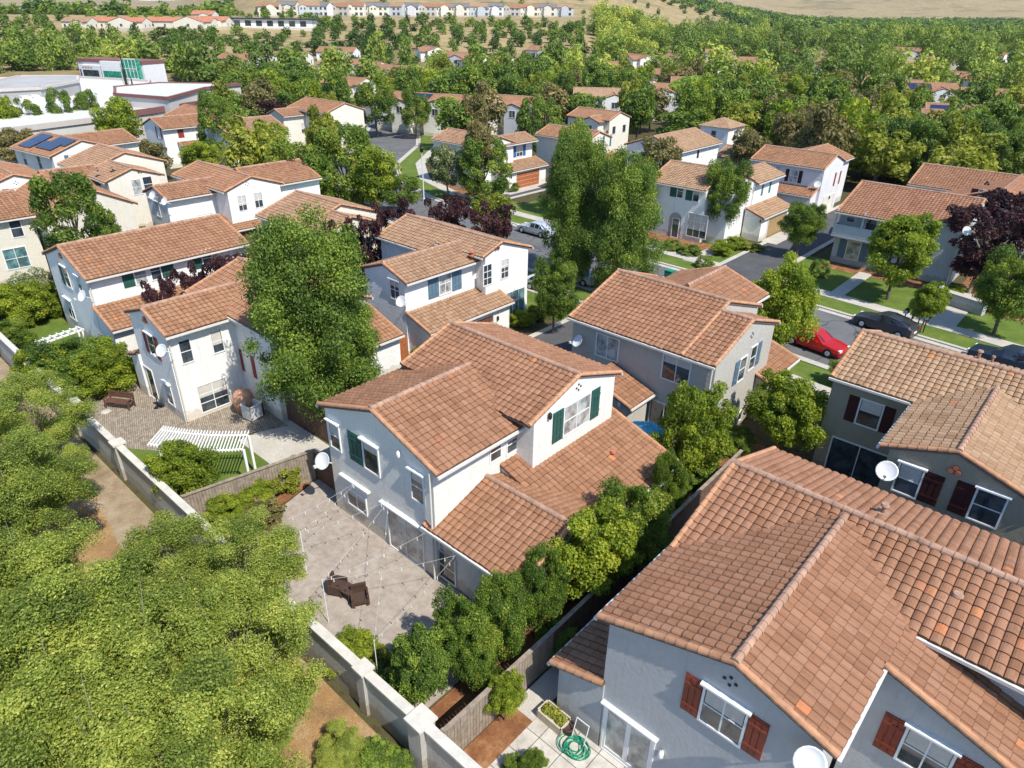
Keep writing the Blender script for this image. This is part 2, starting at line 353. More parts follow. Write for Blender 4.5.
class House:
    def __init__(s, label, cat='house', name='house', org=(0, 0), wall='cream', roof='r_pink', rz=0, lod=0, group=None):
        s.e = empty(name, (org[0], org[1], 0), rz); tag(s.e, label, cat, group)
        s.o = np.array([org[0], org[1], 0.]); s.w = MB(); s.V = []; s.Q = []; s.UV = []; s.nv = 0
        s.cap = MB(); s.sof = MB(); s.gut = MB(); s.wc = 'w_'+wall; s.rc = roof; s.lod = lod; s.k = 0; s.parts = {}
    def addcap(s, a, b, r, nm='ridge_tiles'):
        m = MB(); caps(m, a, b, r, lod=s.lod); m.build(nm, s.rc if s.rc == 'r_slate' else ('cap_o' if nm == 'rake_tiles' else 'cap'), s.e, s.o)
    def addgut(s, A, B):
        m = MB(); m.box(tuple((np.array(A)+np.array(B))/2), (abs(B[0]-A[0])+.1, abs(B[1]-A[1])+.1, .11)); m.build('gutter', 'gutter', s.e, s.o)
    def plane(s, P0, U, V, LU, LV):
        v, q, uv = tile_plane(P0, U, V, LU, LV, s.lod)
        s.V.append(v); s.Q.append(q+s.nv); s.nv += len(v); s.UV.append(uv)
    def gable(s, ax, l, a, r, zr, z0=0, walls=True, rake=(1, 1), ov=(.38, .1), pt=PT, gutter=(1, 1), wl=None, wa=None):
        """a roof with its ridge along ax; l = rake ends, a = eave lines, r = ridge line"""
        l0, l1 = l; a0, a1 = a; n = math.hypot(1, pt); c, sn = 1/n, pt/n
        zA = zr-pt*(r-a0); zB = zr-pt*(a1-r)
        if ax == 'X':
            s.plane((l0, a0, zA), (1, 0, 0), (0, c, sn), l1-l0, (r-a0)*n)
            s.plane((l1, a1, zB), (-1, 0, 0), (0, -c, sn), l1-l0, (a1-r)*n)
            P = lambda l_, a_, z_: (l_, a_, z_)
        else:
            s.plane((a1, l0, zB), (0, 1, 0), (-c, 0, sn), l1-l0, (a1-r)*n)
            s.plane((a0, l1, zA), (0, -1, 0), (c, 0, sn), l1-l0, (r-a0)*n)
            P = lambda l_, a_, z_: (a_, l_, z_)
        s.addcap(P(l0, r, zr+.05), P(l1, r, zr+.05), .12)
        for e, on in ((l0, rake[0]), (l1, rake[1])):
            if on:
                q = e+(.05 if e == l0 else -.05)
                s.addcap(P(q, a0, zA+.03), P(q, r, zr+.03), .10, 'rake_tiles'); s.addcap(P(q, a1, zB+.03), P(q, r, zr+.03), .10, 'rake_tiles')
        s.k += 1; t = .012*s.k
        s.sof.extr([(a0+.02, zA-.03), (r, zr-.03), (a1-.02, zB-.03), (a1-.02, zB-.15), (r, zr-.15), (a0+.02, zA-.15)], ax, l0+.03, l1-.03)
        if s.lod == 0:
            for a_, z_, sg, on in ((a0, zA, -1, gutter[0]), (a1, zB, 1, gutter[1])):
                if on:
                    A, B = P(l0+.02, a_+sg*.06, z_-.10), P(l1-.02, a_+sg*.06, z_-.10)
                    s.addgut(A, B)
        if walls:
            b0, b1 = (a0+ov[0], a1-ov[0]) if wa is None else wa
            m0, m1 = (l0+ov[1], l1-ov[1]) if wl is None else wl
            b0 += t*.3; b1 -= t*.3; m0 += t*.3; m1 -= t*.3
            f = lambda q: zr-pt*abs(q-r)-.1
            prof = [(b0, z0), (b1, z0), (b1, f(b1)), (r, f(r)), (b0, f(b0))] if b0 < r < b1 else [(b0, z0), (b1, z0), (b1, f(b1)), (b0, f(b0))]
            s.w.extr(prof, ax, m0, m1)
            return dict(b=(b0, b1), m=(m0, m1))
    def shed(s, dirn, top, bot, ztop, l, z0=0, walls=True, pt=PT, rake=(1, 1), ov=.3, ridge=False, wallto=None, ovr=.1):
        """single slope falling towards dirn ('x+','x-','y-','y+'); top/bot = its upper and lower lines"""
        n = math.hypot(1, pt); c, sn = 1/n, pt/n; L = abs(bot-top); zb = ztop-pt*L; l0, l1 = l
        if dirn == 'x+': s.plane((bot, l0, zb), (0, 1, 0), (-c, 0, sn), l1-l0, L*n); ax = 'Y'
        if dirn == 'x-': s.plane((bot, l1, zb), (0, -1, 0), (c, 0, sn), l1-l0, L*n); ax = 'Y'
        if dirn == 'y-': s.plane((l0, bot, zb), (1, 0, 0), (0, c, sn), l1-l0, L*n); ax = 'X'
        if dirn == 'y+': s.plane((l1, bot, zb), (-1, 0, 0), (0, -c, sn), l1-l0, L*n); ax = 'X'
        P = (lambda l_, a_, z_: (l_, a_, z_)) if ax == 'X' else (lambda l_, a_, z_: (a_, l_, z_))
        for e, on in ((l0, rake[0]), (l1, rake[1])):
            if on:
                q = e+(.05 if e == l0 else -.05); s.addcap(P(q, bot, zb+.03), P(q, top, ztop+.03), .10, 'rake_tiles')
        if ridge: s.addcap(P(l0, top, ztop+.04), P(l1, top, ztop+.04), .12)
        s.k += 1; t = .004*s.k; sg = 1 if bot > top else -1
        prof = [(top, ztop-.03), (bot-sg*.02, zb-.03), (bot-sg*.02, zb-.14), (top, ztop-.14)]
        if sg > 0: prof = prof[::-1]
        s.sof.extr(prof, ax, l0+.03, l1-.03)
        if s.lod == 0:
            A, B = P(l0+.02, bot+sg*.06, zb-.09), P(l1-.02, bot+sg*.06, zb-.09)
            s.addgut(A, B)
        if walls:
            wb = bot-sg*ov; tp = top if wallto is None else wallto
            ztp = ztop-pt*abs(tp-top)-.1
            prof = [(tp, z0), (wb, z0), (wb, zb+pt*ov-.1), (tp, ztp)]
            if sg < 0: prof = prof[::-1]
            s.w.extr(prof, ax, l0+ovr+t, l1-ovr-t)
    # ---- openings ----
    def fr(s, face, pl):
        """frame of a wall face: origin fn, along axis, outward normal"""
        if face == 'x+': return (lambda u, z, d=0: (pl+d, u, z))
        if face == 'x-': return (lambda u, z, d=0: (pl-d, u, z))
        if face == 'y-': return (lambda u, z, d=0: (u, pl-d, z))
        return (lambda u, z, d=0: (u, pl+d, z))
    def bx(s, mb, P, u0, u1, z0, z1, d0, d1, mi=0):
        a = P(u0, z0, d0); b = P(u1, z1, d1)
        mb.b2(min(a[0], b[0]), max(a[0], b[0]), min(a[1], b[1]), max(a[1], b[1]), min(a[2], b[2]), max(a[2], b[2]), mi)
    def pos(s, face, pl, px, py):
        return (onx if face[0] == 'x' else ony)(px, py, pl)
    def window(s, face, pl, px=None, py=None, w=1., h=1.2, cols=1, rows=2, sh='', shc='green_sh', uz=None, ledge=False, g='glass', shw=None, kind='window', fc='frame', lab=None):
        u, z = uz if uz else s.pos(face, pl, px, py)
        P = s.fr(face, pl); m = MB(); t = .07
        s.bx(m, P, u-w/2-t, u-w/2, z-h/2-t, z+h/2+t, -.02, .05); s.bx(m, P, u+w/2, u+w/2+t, z-h/2-t, z+h/2+t, -.02, .05)
        s.bx(m, P, u-w/2, u+w/2, z-h/2-t, z-h/2, -.02, .05); s.bx(m, P, u-w/2, u+w/2, z+h/2, z+h/2+t, -.02, .05)
        for i in range(1, cols):
            x = u-w/2+w*i/cols; mw = .085 if kind == 'patio_door' and fc == 'white' else .022; s.bx(m, P, x-mw, x+mw, z-h/2, z+h/2, -.02, .032)
        if kind == 'patio_door' and fc == 'white':
            s.bx(m, P, u-w/2, u-w/2+.09, z-h/2, z+h/2, -.02, .04); s.bx(m, P, u+w/2-.09, u+w/2, z-h/2, z+h/2, -.02, .04); s.bx(m, P, u-w/2+.09, u+w/2-.09, z-h/2, z-h/2+.16, -.02, .036)
        for j in range(1, rows):
            y = z-h/2+h*j/rows; s.bx(m, P, u-w/2, u+w/2, y-.022, y+.022, -.02, .03)
        f = m.build(kind, fc, s.e, s.o)
        gm = MB(); s.bx(gm, P, u-w/2+.001, u+w/2-.001, z-h/2+.001, z+h/2-.001, -.02, .014); gm.build('pane', 'glass' if g is None else g, f, s.o)
        if g == 'glass' and kind == 'window' and s.lod < 2 and random.random() < .55:
            bm_ = MB(); k_ = random.choice((.3, .45, .5, .65)); s.bx(bm_, P, u-w/2+.03, u+w/2-.03, z+h/2-h*k_, z+h/2-.02, .0, .0165)
            bm_.build('blind', 'blind', f, s.o)
        if ledge:
            lm = MB(); s.bx(lm, P, u-w/2-.14, u+w/2+.14, z+h/2+t+.002, z+h/2+t+.07, -.02, .17); lm.build('window_ledge', 'white', s.e, s.o)
        sw = shw or min(.5, w*.5)
        for q in sh:
            sgn = -1 if q == 'L' else 1
            x0 = u+sgn*(w/2+t+.02); x1 = x0+sgn*sw; a, b = min(x0, x1), max(x0, x1); m2 = MB()
            s.bx(m2, P, a, b, z-h/2-.05, z+h/2+.05, -.01, .035)
            for i in range(3):
                uu = a+(b-a)*(i+.5)/3; s.bx(m2, P, uu-sw*.13, uu+sw*.13, z-h/2+.02, z+h/2-.02, .02, .055)
            for zz in (z-h*.3, z+h*.3): s.bx(m2, P, a+.01, b-.01, zz-.045, zz+.045, .03, .07)
            m2.build('shutter', shc, s.e, s.o)
        return f
    def door(s, face, pl, px=None, py=None, w=1.8, h=2.1, leaves=2, g='glass', fc='frame', uz=None, ledge=False, z0=.05, kind='patio_door'):
        u = uz if uz is not None else s.pos(face, pl, px, py)[0]
        return s.window(face, pl, w=w, h=h, cols=leaves, rows=1, uz=(u, z0+h/2+.05), g=g, ledge=ledge, kind=kind, fc=fc)
    def garage(s, face, pl, px=None, py=None, w=4.8, h=2.15, c='brown_door', u=None):
        if u is None: u = s.pos(face, pl, px, py)[0]
        P = s.fr(face, pl); m = MB()
        for i in range(4):
            z = h*i/4
            s.bx(m, P, u-w/2, u+w/2, z+.02, z+h/4-.012, -.02, .03)
            for j in range(8):
                uu = u-w/2+w*(j+.5)/8; s.bx(m, P, uu-w/16+.05, uu+w/16-.05, z+.09, z+h/4-.09, .02, .045)
        o = m.build('garage_door', c, s.e, s.o)
        m = MB(); t = .12
        s.bx(m, P, u-w/2-t, u-w/2-.01, 0, h+t, -.02, .09); s.bx(m, P, u+w/2+.01, u+w/2+t, 0, h+t, -.02, .09); s.bx(m, P, u-w/2, u+w/2, h, h+t, -.02, .09)
        m.build('garage_frame', 'frame', s.e, s.o)
        return o
    def lamp(s, face, pl, px, py, hh=.32, c='darkmetal'):
        u, z = s.pos(face, pl, px, py); P = s.fr(face, pl); m = MB()
        a = np.array(P(u, z, .10)); m.lathe(a, [(.02, .2), (.09, .12), (.09, -.1), (.03, -.18)], 8); m.tube(P(u, z, -.02), P(u, z, .1), .03)
        m.build('wall_lamp', c, s.e, s.o)
    def vents(s, face, pl, px, py):
        u, z = s.pos(face, pl, px, py); P = s.fr(face, pl)
        for du, dz in ((0, .14), (-.16, 0), (.16, 0), (0, -.14)):
            m = MB(); a, b = P(u+du, z+dz, -.01), P(u+du, z+dz, .03); m.tube(a, b, .05, n=8); m.build('attic_vent', 'darkmetal', s.e, s.o)
    def medallion(s, face, pl, px, py, c='terracotta'):
        u, z = s.pos(face, pl, px, py); P = s.fr(face, pl); m = MB()
        for du, dz in ((0, .13), (-.13, -.05), (.13, -.05)):
            m.tube(P(u+du, z+dz, -.02), P(u+du, z+dz, .12), .11, .10, n=10)
            m.tube(P(u+du, z+dz, .12), P(u+du, z+dz, .121), .075, .07, n=10)
        m.build('gable_vent', c, s.e, s.o)
    def dish(s, face, pl, px, py, r=.42, aim=(.55, -.75, .45), off=.55, cc='dish'):
        r *= .86
        u, z = s.pos(face, pl+(off if face[1] == '+' else -off), px, py); P = s.fr(face, pl); c = np.array(P(u, z, off))
        # keep the bowl on the sight line to its mount measured in the picture
        a = np.array(aim)/np.linalg.norm(aim); x = np.cross(a, [0, 0, 1.]); x /= np.linalg.norm(x); y = np.cross(x, a)
        T = np.stack([x, y, a], 1); m = MB()
        prof = [(.001, -.07)]+[(r*q, -.07+.1*q*q) for q in (.35, .65, .85, 1)]+[(r*1.0, .045), (r*.85, .005), (r*.5, -.04), (.001, -.055)]
        m.lathe(c, prof, 18, M=T)
        o = m.build('satellite_dish', cc, s.e, s.o)
        m = MB(); back = c-a*.09; wp = np.array(P(u, z-.35, 0)); m.tube(back, wp+np.array([0, 0, .0]), .03)
        tip = c+a*.42-y*.30; m.build('dish_mount', 'gutter', o, s.o)
        m = MB(); m.tube(back-y*r*.9+a*.03, tip, .018); m.box(tip, (.12, .12, .12)); m.build('dish_arm', 'gutter', o, s.o)
    def pipe(s, x, y, z, h=.45, r=.06, cap=True, c='cap'):
        m = MB(); m.tube((x, y, z-.2), (x, y, z+h), r, n=10); m.box((x, y, z-.0), (r*5, r*5, .06))
        if cap: m.tube((x, y, z+h), (x, y, z+h+.07), r*1.9, r*1.5, n=10)
        m.build('roof_vent', c, s.e, s.o)
    def solar(s, P0, U, V, nu, nv, w=1.0, h=1.65):
        P0 = np.array(P0, float); U = np.array(U, float); V = np.array(V, float); N = np.cross(U, V)
        for i in range(nu):
            for j in range(nv):
                m = MB(); c = P0+U*(i+.5)*(w+.03)+V*(j+.5)*(h+.03)+N*.16
                m.box(c, (w, h, .05), ax=(U, V, N)); m.build('solar_panel', 'solar', s.e, s.o)
    def finish(s):
        s.w.build('wall', s.wc, s.e, s.o)
        V = np.concatenate(s.V)-s.o; Q = np.concatenate(s.Q); UV = np.concatenate(s.UV)
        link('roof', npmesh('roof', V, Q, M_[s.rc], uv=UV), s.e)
        s.sof.build('eaves', 'eave', s.e, s.o)
        return s.e

# =============== the house in the middle of the view
h = House('white house with rose tiled roofs beside a concrete patio strung with light wires', org=(-19, 19), wall='cream', roof='r_pale')
h.gable('Y', (14.25, 20.0), (-24.6, -16.55), -20.55, 7.05, rake=(1, 0))
h.gable('X', (-24.3, -15.85), (18.9, 25.7), 22.3, 7.3, gutter=(0, 1))
h.gable('X', (-17.5, -12.2), (14.15, 20.6), 17.35, 3.86, rake=(1, 1), wl=(-17.1, -12.32))
h.shed('x+', -17.0, -12.25, 4.07, (18.2, 25.95), rake=(0, 1))
yw = 14.345
h.window('y-', yw, 335.1, 435.9, .7, 1.35, sh='', ledge=True, g='glass')
h.window('y-', yw, 371.3, 457.9, 1.0, 1.45, cols=1, rows=1, sh='L', shc='green_sh', ledge=True, shw=1.0)
h.window('y-', yw, 417.8, 487.1, .72, 1.4, ledge=True)
h.window('y-', yw, 357.5, 501.2, 1.35, .85, cols=2, rows=1)
h.door('y-', yw, 406.5, 540, 2.3, 2.3, 2, g='glassp')
m = MB(); a = ony(355, 482, yw)
for (px, py, L) in ((355.5, 482.5, 2.2), (404, 515.5, 3.1)):
    u, z = ony(px, py, yw); m.b2(u-L/2, u+L/2, yw-.16, yw+.01, z-.04, z+.04)
m.build('door_ledge', 'white', h.e, h.o)
h.lamp('y-', yw, 400.2, 453.5, c='white')
h.dish('y-', yw, 322.5, 461, r=.48, aim=(.2, -.8, .55), off=.45)
h.window('y-', 14.52, 447.5, 568, .95, 1.35)
h.window('y-', 14.52, 447, 549, .8, .6, rows=1, g='glassp')
h.window('x+', -16.94, 495.2, 451.1, .62, .85); h.window('x+', -16.94, 511.6, 443.3, .62, .85)
h.window('x+', -15.955, 576.5, 414.5, 1.9, 1.5, cols=2, rows=2, sh='LR', shc='green_sh', shw=.72, g='glassp')
h.vents('x+', -15.955, 578.6, 387); h.lamp('x+', -15.955, 548.4, 415.4)
h.window('x+', -12.33, 566.6, 558, .9, 1.2)
for px, py, z in ((522, 365, 6.8), (420.5, 424.5, 6.3), (438, 444, 6.0)): x, y = at(px, py, z); h.pipe(x, y, z-.05, .25, .07, c='terracotta')
for px, py in ((569.8, 459), (489, 503), (613, 455)): x, y = at(px, py, 3.2); h.pipe(x, y, 3.15, .2, .07, c='terracotta')
m = MB(); m.tube((-17.0, 14.24, .1), (-17.0, 14.24, 5.6), .045); m.build('downspout', 'gutter', h.e, h.o)
h.finish()

# =============== taupe house right of it
h = House('grey-beige house with rose tiles, white dish and paired windows on its long shaded side', org=(-18, 35), wall='grey', roof='r_pale')
h.gable('X', (-22.7, -15.1), (30.3, 40.0), 35.2, 7.34)
h.gable('X', (-15.1, -13.2), (30.3, 38.2), 34.3, 7.04, rake=(0, 1), wl=(-15.6, -13.3))
h.gable('Y', (37.2, 42.2), (-22.1, -15.65), -18.87, 6.78, rake=(0, 1), wl=(38, 41.9))
h.shed('x+', -15.4, -12.45, 3.7, (36.3, 40.7))
h.shed('x+', -19.5, -16.57, 3.75, (28.15, 30.6), ovr=.2, rake=(1, 0))
yw = 30.68
h.window('y-', yw, 607.3, 347.2, 1.5, 1.35, cols=2, rows=1, g='glassp')
h.window('y-', yw, 676, 370.2, 1.6, 1.4, cols=2, rows=1)
h.door('y-', yw, 663.5, 413, 1.7, 2.15, 2)
h.dish('y-', yw, 577.6, 341, r=.46, aim=(-.3, -.75, .6), off=.4)
xw = -13.31
h.window('x+', xw, 741.5, 369, .75, 1.4, sh='L', shc='slate_sh', shw=.5); h.window('x+', xw, 752.2, 357.5, .7, 1.4, sh='R', shc='slate_sh', shw=.55)
h.window('x+', xw, 739, 416, .5, .6, rows=1); h.window('x+', xw, 754, 402, .5, .6, rows=1)
h.vents('x+', xw, 752, 335)
h.pipe(*at(646, 289, 6.9), 6.8, .3, .08); h.lamp('y-', 28.38, 620.5, 403.5, c='white')
m = MB(); m.tube((-13.45, 30.6, .1), (-13.45, 30.6, 5.6), .05); m.build('downspout', 'gutter', h.e, h.o)
h.finish()

# =============== big house at lower right
h = House('grey house at the lower right with rose barrel tiles, red-brown shutters and white french doors', org=(-2, 19), wall='blue', roof='r_pink')
h.gable('Y', (12.75, 20.6), (-7.85, -.94), -3.72, 7.08, rake=(1, 0), gutter=(1, 1))
h.gable('X', (-7.85, -.6), (16.88, 25.1), 21.0, 7.08, rake=(1, 0), wl=(-7.5, -.7))
h.gable('X', (-.6, 12), (18.1, 25.1), 21.0, 7.08, rake=(0, 1))
h.shed('x+', -.94, 6.0, 7.08-.335*2.78, (16.25, 21.5), rake=(1, 0), ovr=.13, wallto=-1.2)
h.shed('x-', -7.4, -9.45, 3.13, (12.68, 21.5), rake=(1, 0))
yw = 12.855
h.window('y-', yw, 722.8, 715.2, 1.15, 1.35, cols=2, rows=2, sh='LR', shc='red_sh', shw=.52, ledge=True)
h.door('y-', yw, 630, 722, 1.75, 2.1, 2, ledge=True, fc='white', g='glassp')
h.vents('y-', yw, 730.5, 681); h.lamp('y-', yw, 662.5, 752, c='white')
h.dish('y-', yw, 809.7, 762, r=.45, aim=(.35, -.75, .55), off=.5)
h.window('y-', 16.385, 925.2, 755, 1.1, 1.35, cols=2, rows=2, sh='LR', shc='red_sh', shw=.55, ledge=True)
h.pipe(*at(955.6, 600, 6.5), 6.35, .35, .09); h.pipe(*at(884, 509, 6.9), 6.75, .3, .08); h.pipe(*at(754, 498, 6.3), 6.1, .15, .07)
m = MB(); m.tube((-7.42, 12.98, .1), (-7.42, 12.98, 2.9), .04); m.build('downspout', 'white', h.e, h.o)
h.finish()

# =============== tan-roofed house at right
h = House('olive-beige house with tan barrel tiles, maroon shutters and an oval white dish', org=(0, 35), wall='taupe', roof='r_tan')
h.gable('X', (-8.5, 14), (33.35, 40.9), 37.1, 6.97)
h.gable('Y', (28.4, 35.5), (-4.65, 1.4), -1.95, 6.62, rake=(1, 0))
yw = 33.735; h.window('y-', yw, 869.3, 414.3, 1.0, 1.35, rows=1, sh='LR', shc='dkred_sh', shw=.5)
h.door('y-', yw, 854, 468, 2.7, 2.2, 2)
yw = 28.505
h.window('y-', yw, 908, 480, .85, 1.35, cols=1, rows=2, sh='R', shc='dkred_sh', shw=.7, ledge=True)
h.window('y-', yw, 987, 508, .95, 1.4, cols=1, rows=2, sh='L', shc='dkred_sh', shw=.65, ledge=True)
h.medallion('y-', yw, 955.3, 470); h.dish('y-', yw, 886.9, 471, r=.5, aim=(.1, -.75, .65), off=.4)
h.pipe(*at(978.6, 357, 6.6), 6.5, .4, .08); h.pipe(*at(993, 359, 6.8), 6.6, .3, .05); h.pipe(*at(873, 361, 6.2), 6.0, .2, .08)
h.finish()

# =============== house above the middle one (orange tiles, porch roof)
h = House('white house with orange-brown tiles, blue-grey shutters and a long garage roof', org=(-37, 34), wall='white', roof='r_orange')
h.gable('X', (-43.9, -38.2), (32.6, 39.2), 35.85, 6.82, rake=(1, 0))
h.gable('X', (-38.2, -33.15), (33.75, 39.2), 35.85, 6.82, rake=(0, 1))
h.gable('Y', (27.3, 34.6), (-38.9, -33.85), -36.3, 6.5, rake=(1, 0))
h.shed('x+', -34.3, -31.8, 3.5, (27.4, 35.6), ov=.3)
h.window('x+', -34.24, 445, 283, 1.1, 1.5, cols=2, rows=2, sh='LR', shc='slate_sh', shw=.95, g='glassp')
h.window('x+', -33.26, 487.3, 274.8, .8, 1.5, cols=2, rows=3); h.window('x+', -33.26, 504.5, 268.6, .75, 1.4, cols=2, rows=3)
h.window('x+', -33.26, 515.3, 301.8, 2.0, 1.9, cols=3, rows=1, g='glasst')
h.medallion('x+', -33.26, 496.7, 247.5, c='dk_door')
h.window('y-', 27.41, 395.2, 290, .9, 1.3, cols=2, rows=2, ledge=True); h.dish('y-', 27.41, 401, 301.5, r=.45, aim=(.25, -.8, .5))
h.window('y-', 33.0, 389.3, 254, .8, .9)
h.garage('x+', -32.12, 477, 322, 3.2, 2.1, 'dk_door'); h.lamp('x+', -32.12, 497, 318)
h.pipe(*at(472, 254, 6.2), 6.1, .25, .1, c='terracotta'); h.pipe(*at(428.5, 222, 6.7), 6.6, .2, .07)
h.finish()

# =============== house with the small paved yard, left
h = House('white house with red-shuttered windows and a paved rear yard, leafy shadows on its wall', org=(-38, 18), wall='white', roof='r_clay')
h.gable('Y', (12.75, 19), (-42.2, -36.75), -39.45, 6.6, rake=(1, 0))
h.gable('X', (-42.3, -33.1), (16.45, 23.9), 20.3, 7.1)
h.shed('x+', -36.5, -32.9, 3.95, (23.2, 26.0), rake=(0, 1))
h.shed('x-', -41.8, -43.2, 3.1, (12.6, 14.6), ov=.2)
yw = 12.86
h.window('y-', yw, 152.2, 345, .85, 1.35, sh='LR', shc='dkred2_sh', shw=.45, ledge=True)
h.dish('y-', yw, 161.5, 350.5, r=.42, aim=(.3, -.75, .5)); h.window('y-', yw, 169.8, 394, .75, 1.35, ledge=True)
h.door('y-', yw, 149.3, 381, 1.8, 2.1, 2); h.medallion('y-', yw, 145.5, 320)
xw = -37.14
h.window('x+', xw, 185.8, 351.2, .6, 1.35); h.window('x+', xw, 217, 341, .6, 1.35)
h.window('x+', xw, 213.7, 394.8, 1.7, 1.7, cols=2, rows=3)
h.window('y-', 16.86, 248.3, 363.5, .8, 1.4, sh='LR', shc='dkred2_sh', shw=.4)
m = MB(); m.tube((-37.05, 12.95, .1), (-37.05, 12.95, 5.5), .045); m.build('downspout', 'gutter', h.e, h.o)
h.finish()

# =============== long white house, far left
h = House('long white house with green shutters beside a small lawn, with an orange porch roof', org=(-54, 19), wall='white', roof='r_clay')
h.gable('Y', (13.2, 24.9), (-58, -49.6), -53.8, 6.98)
h.shed('x+', -49.9, -47.1, 3.62, (13.2, 24), ov=.3)
yw = 13.31
h.window('y-', yw, 67, 277, .9, 1.5, sh='L', shc='green_sh', ledge=True, shw=.6); h.window('y-', yw, 80, 284, .6, 1.1, ledge=True)
h.window('y-', yw, 71, 309, 1.2, 1.5, cols=2, rows=2, ledge=True); h.dish('y-', yw, 82, 296, r=.45, aim=(.2, -.8, .5)); h.medallion('y-', yw, 61, 256)
xw = -49.99
h.window('x+', xw, 140.4, 275.2, .75, 1.2, sh='L', shc='green_sh', shw=.75, g='glassp'); h.window('x+', xw, 155.3, 270.7, .65, 1.2, sh='R', shc='green_sh', shw=.85)
h.window('x+', xw, 207, 258, .7, 1.2, sh='L', shc='green_sh', shw=.7)
for px, py in ((171, 232), (153, 244), (163, 243.5)): h.pipe(*at(px, py, 6.2), 6.1, .2, .08)
m = MB(); m.tube((-49.9, 13.4, .1), (-49.9, 13.4, 5.4), .045); m.build('downspout', 'gutter', h.e, h.o)
h.finish()

# =============== second row, left to right
h = House('white house with stepped rose roofs and two dishes on its dark end wall', org=(-70, 33), wall='white', roof='r_clay', lod=0)
h.gable('Y', (26.4, 34), (-72.5, -67.3), -69.9, 6.45, rake=(1, 0))
h.gable('X', (-76, -64.9), (30.9, 37.3), 33.9, 7.02)
h.gable('Y', (35, 42.5), (-74, -66), -70, 6.9)
h.shed('x+', -66.8, -63.9, 3.45, (27.2, 35))
h.window('x+', -67.7, 203, 205.9, 1.5, 1.5, cols=2, rows=2, g='glassp')
h.window('x+', -65.02, 242.2, 203.1, .8, 1.4, cols=2, rows=2); h.window('x+', -65.02, 258.4, 200, .8, 1.4, cols=2, rows=2)
h.dish('y-', 26.52, 152.3, 195.5, r=.45, aim=(.3, -.8, .5)); h.dish('y-', 26.52, 164.4, 201.5, r=.42, aim=(.3, -.8, .5))
h.window('y-', 26.52, 158, 209, .8, 1.4, ledge=True)
h.garage('x+', -64.22, u=32.6, w=2.4, c='dk_door'); h.vents('x+', -65.02, 247, 184)
h.finish()

h = House('cream house with orange-brown tiles and raised white gable step, beside dark plum trees', org=(-51, 33), wall='warm', roof='r_orange', lod=0)
h.gable('X', (-56.2, -49.4), (29.2, 38.2), 33.4, 7.12)
h.gable('X', (-49.4, -46.6), (29.35, 35.8), 32.4, 6.76, rake=(0, 1), wl=(-49.8, -46.7))
h.window('x+', -46.71, 338, 262, .8, 1.3); h.pipe(*at(312, 199.5, 6.7), 6.6, .2, .12)
h.window('x+', -46.71, 362, 246, .8, 1.3)
h.finish()

h = House('cream house at the left edge under mottled rose tiles, wall half hidden by garden shrubs', org=(-69, 22), wall='beige', roof='r_clay', lod=0)
h.gable('Y', (8, 16.2), (-78, -69.7), -73.9, 7.05, rake=(1, 0))
h.gable('X', (-80, -67.8), (16, 24.0), 20.7, 7.3, pt=.5)
h.window('x+', -70.09, 16, 228, .8, 1.5); h.window('x+', -70.09, 16.5, 258, 1.7, 1.7, cols=2, g='glasst')
h.finish()

h = House('white gabled house with bright red shutters at the left edge', org=(-86, 19), wall='white', roof='r_clay', lod=0)
h.gable('X', (-93, -81.3), (14.3, 22.2), 18.2, 7.05)
h.window('x+', -81.42, 18.8, 194.7, 1.2, 1.3, cols=2, sh='LR', shc='dkred2_sh', shw=.55)
h.vents('x+', -81.42, 16, 183)
h.gable('Y', (21.5, 27), (-90, -82), -86, 6.2, rake=(0, 1))
h.finish()

h = House('cream house with dark blue solar panels on its rose roof, dark side wall', org=(-104, 29), wall='cream', roof='r_clay', lod=0, rz=R(7))
h.gable('X', (-109.5, -99), (25.6, 34), 29.8, 6.85)
h.gable('Y', (30, 38), (-108, -101), -104.5, 6.8, rake=(0, 1))
n_ = math.hypot(1, PT); V_ = (0, 1/n_, PT/n_)
h.solar((-108.3, 26.2, 5.65), (1, 0, 0), V_, 3, 2); h.solar((-104.6, 26.6, 5.8), (1, 0, 0), V_, 4, 1); h.solar((-103.6, 27.9, 6.2), (1, 0, 0), V_, 4, 1)
h.window('x+', -99.12, uz=(28.4, 4.6), w=1.0, h=1.5, sh='LR', shc='slate_sh', g='glassp'); h.window('y-', 25.99, uz=(-107, 4.3), w=.8, h=1.5); h.window('y-', 25.99, uz=(-103, 4.3), w=.8, h=1.5)
h.finish()

h = House('cream house with plain orange-tan roof and a white raised gable strip', org=(-88, 30), wall='warm', roof='r_orange', lod=0)
h.gable('X', (-93, -85.5), (25.4, 34.6), 30.2, 7.15)
h.gable('X', (-85.5, -79.5), (25.4, 31.6), 28.4, 6.5, rake=(0, 1), wl=(-86, -79.6))
h.window('x+', -79.62, 137, 187, .9, 1.5, g='glassp'); h.window('x+', -79.62, 148, 184, .9, 1.5); h.medallion('x+', -79.62, 139.5, 171, 'dk_door')
for px, py in ((97, 168), (110, 159), (112, 167)): h.pipe(*at(px, py, 6.6), 6.5, .2, .1)
h.finish()

h = House('white house with one big red shutter and a lower orange porch roof, by two cypresses', org=(-112, 50), wall='white', roof='r_clay', lod=0)
h.gable('Y', (44.6, 53), (-116.5, -109.4), -113, 6.9, rake=(1, 0))
h.gable('X', (-122, -108), (50.5, 58), 54.2, 7.3)
h.shed('x+', -109.6, -106.3, 3.7, (46.5, 53.5))
h.window('y-', 44.72, 159, 132.5, .9, 1.5, sh='LR', shc='dkred2_sh'); h.window('x+', -109.8, 173.5, 132.5, .8, 1.4); h.window('x+', -109.8, 187, 131.5, .9, 1.5, sh='L', shc='dkred2_sh', shw=.9)
h.finish()

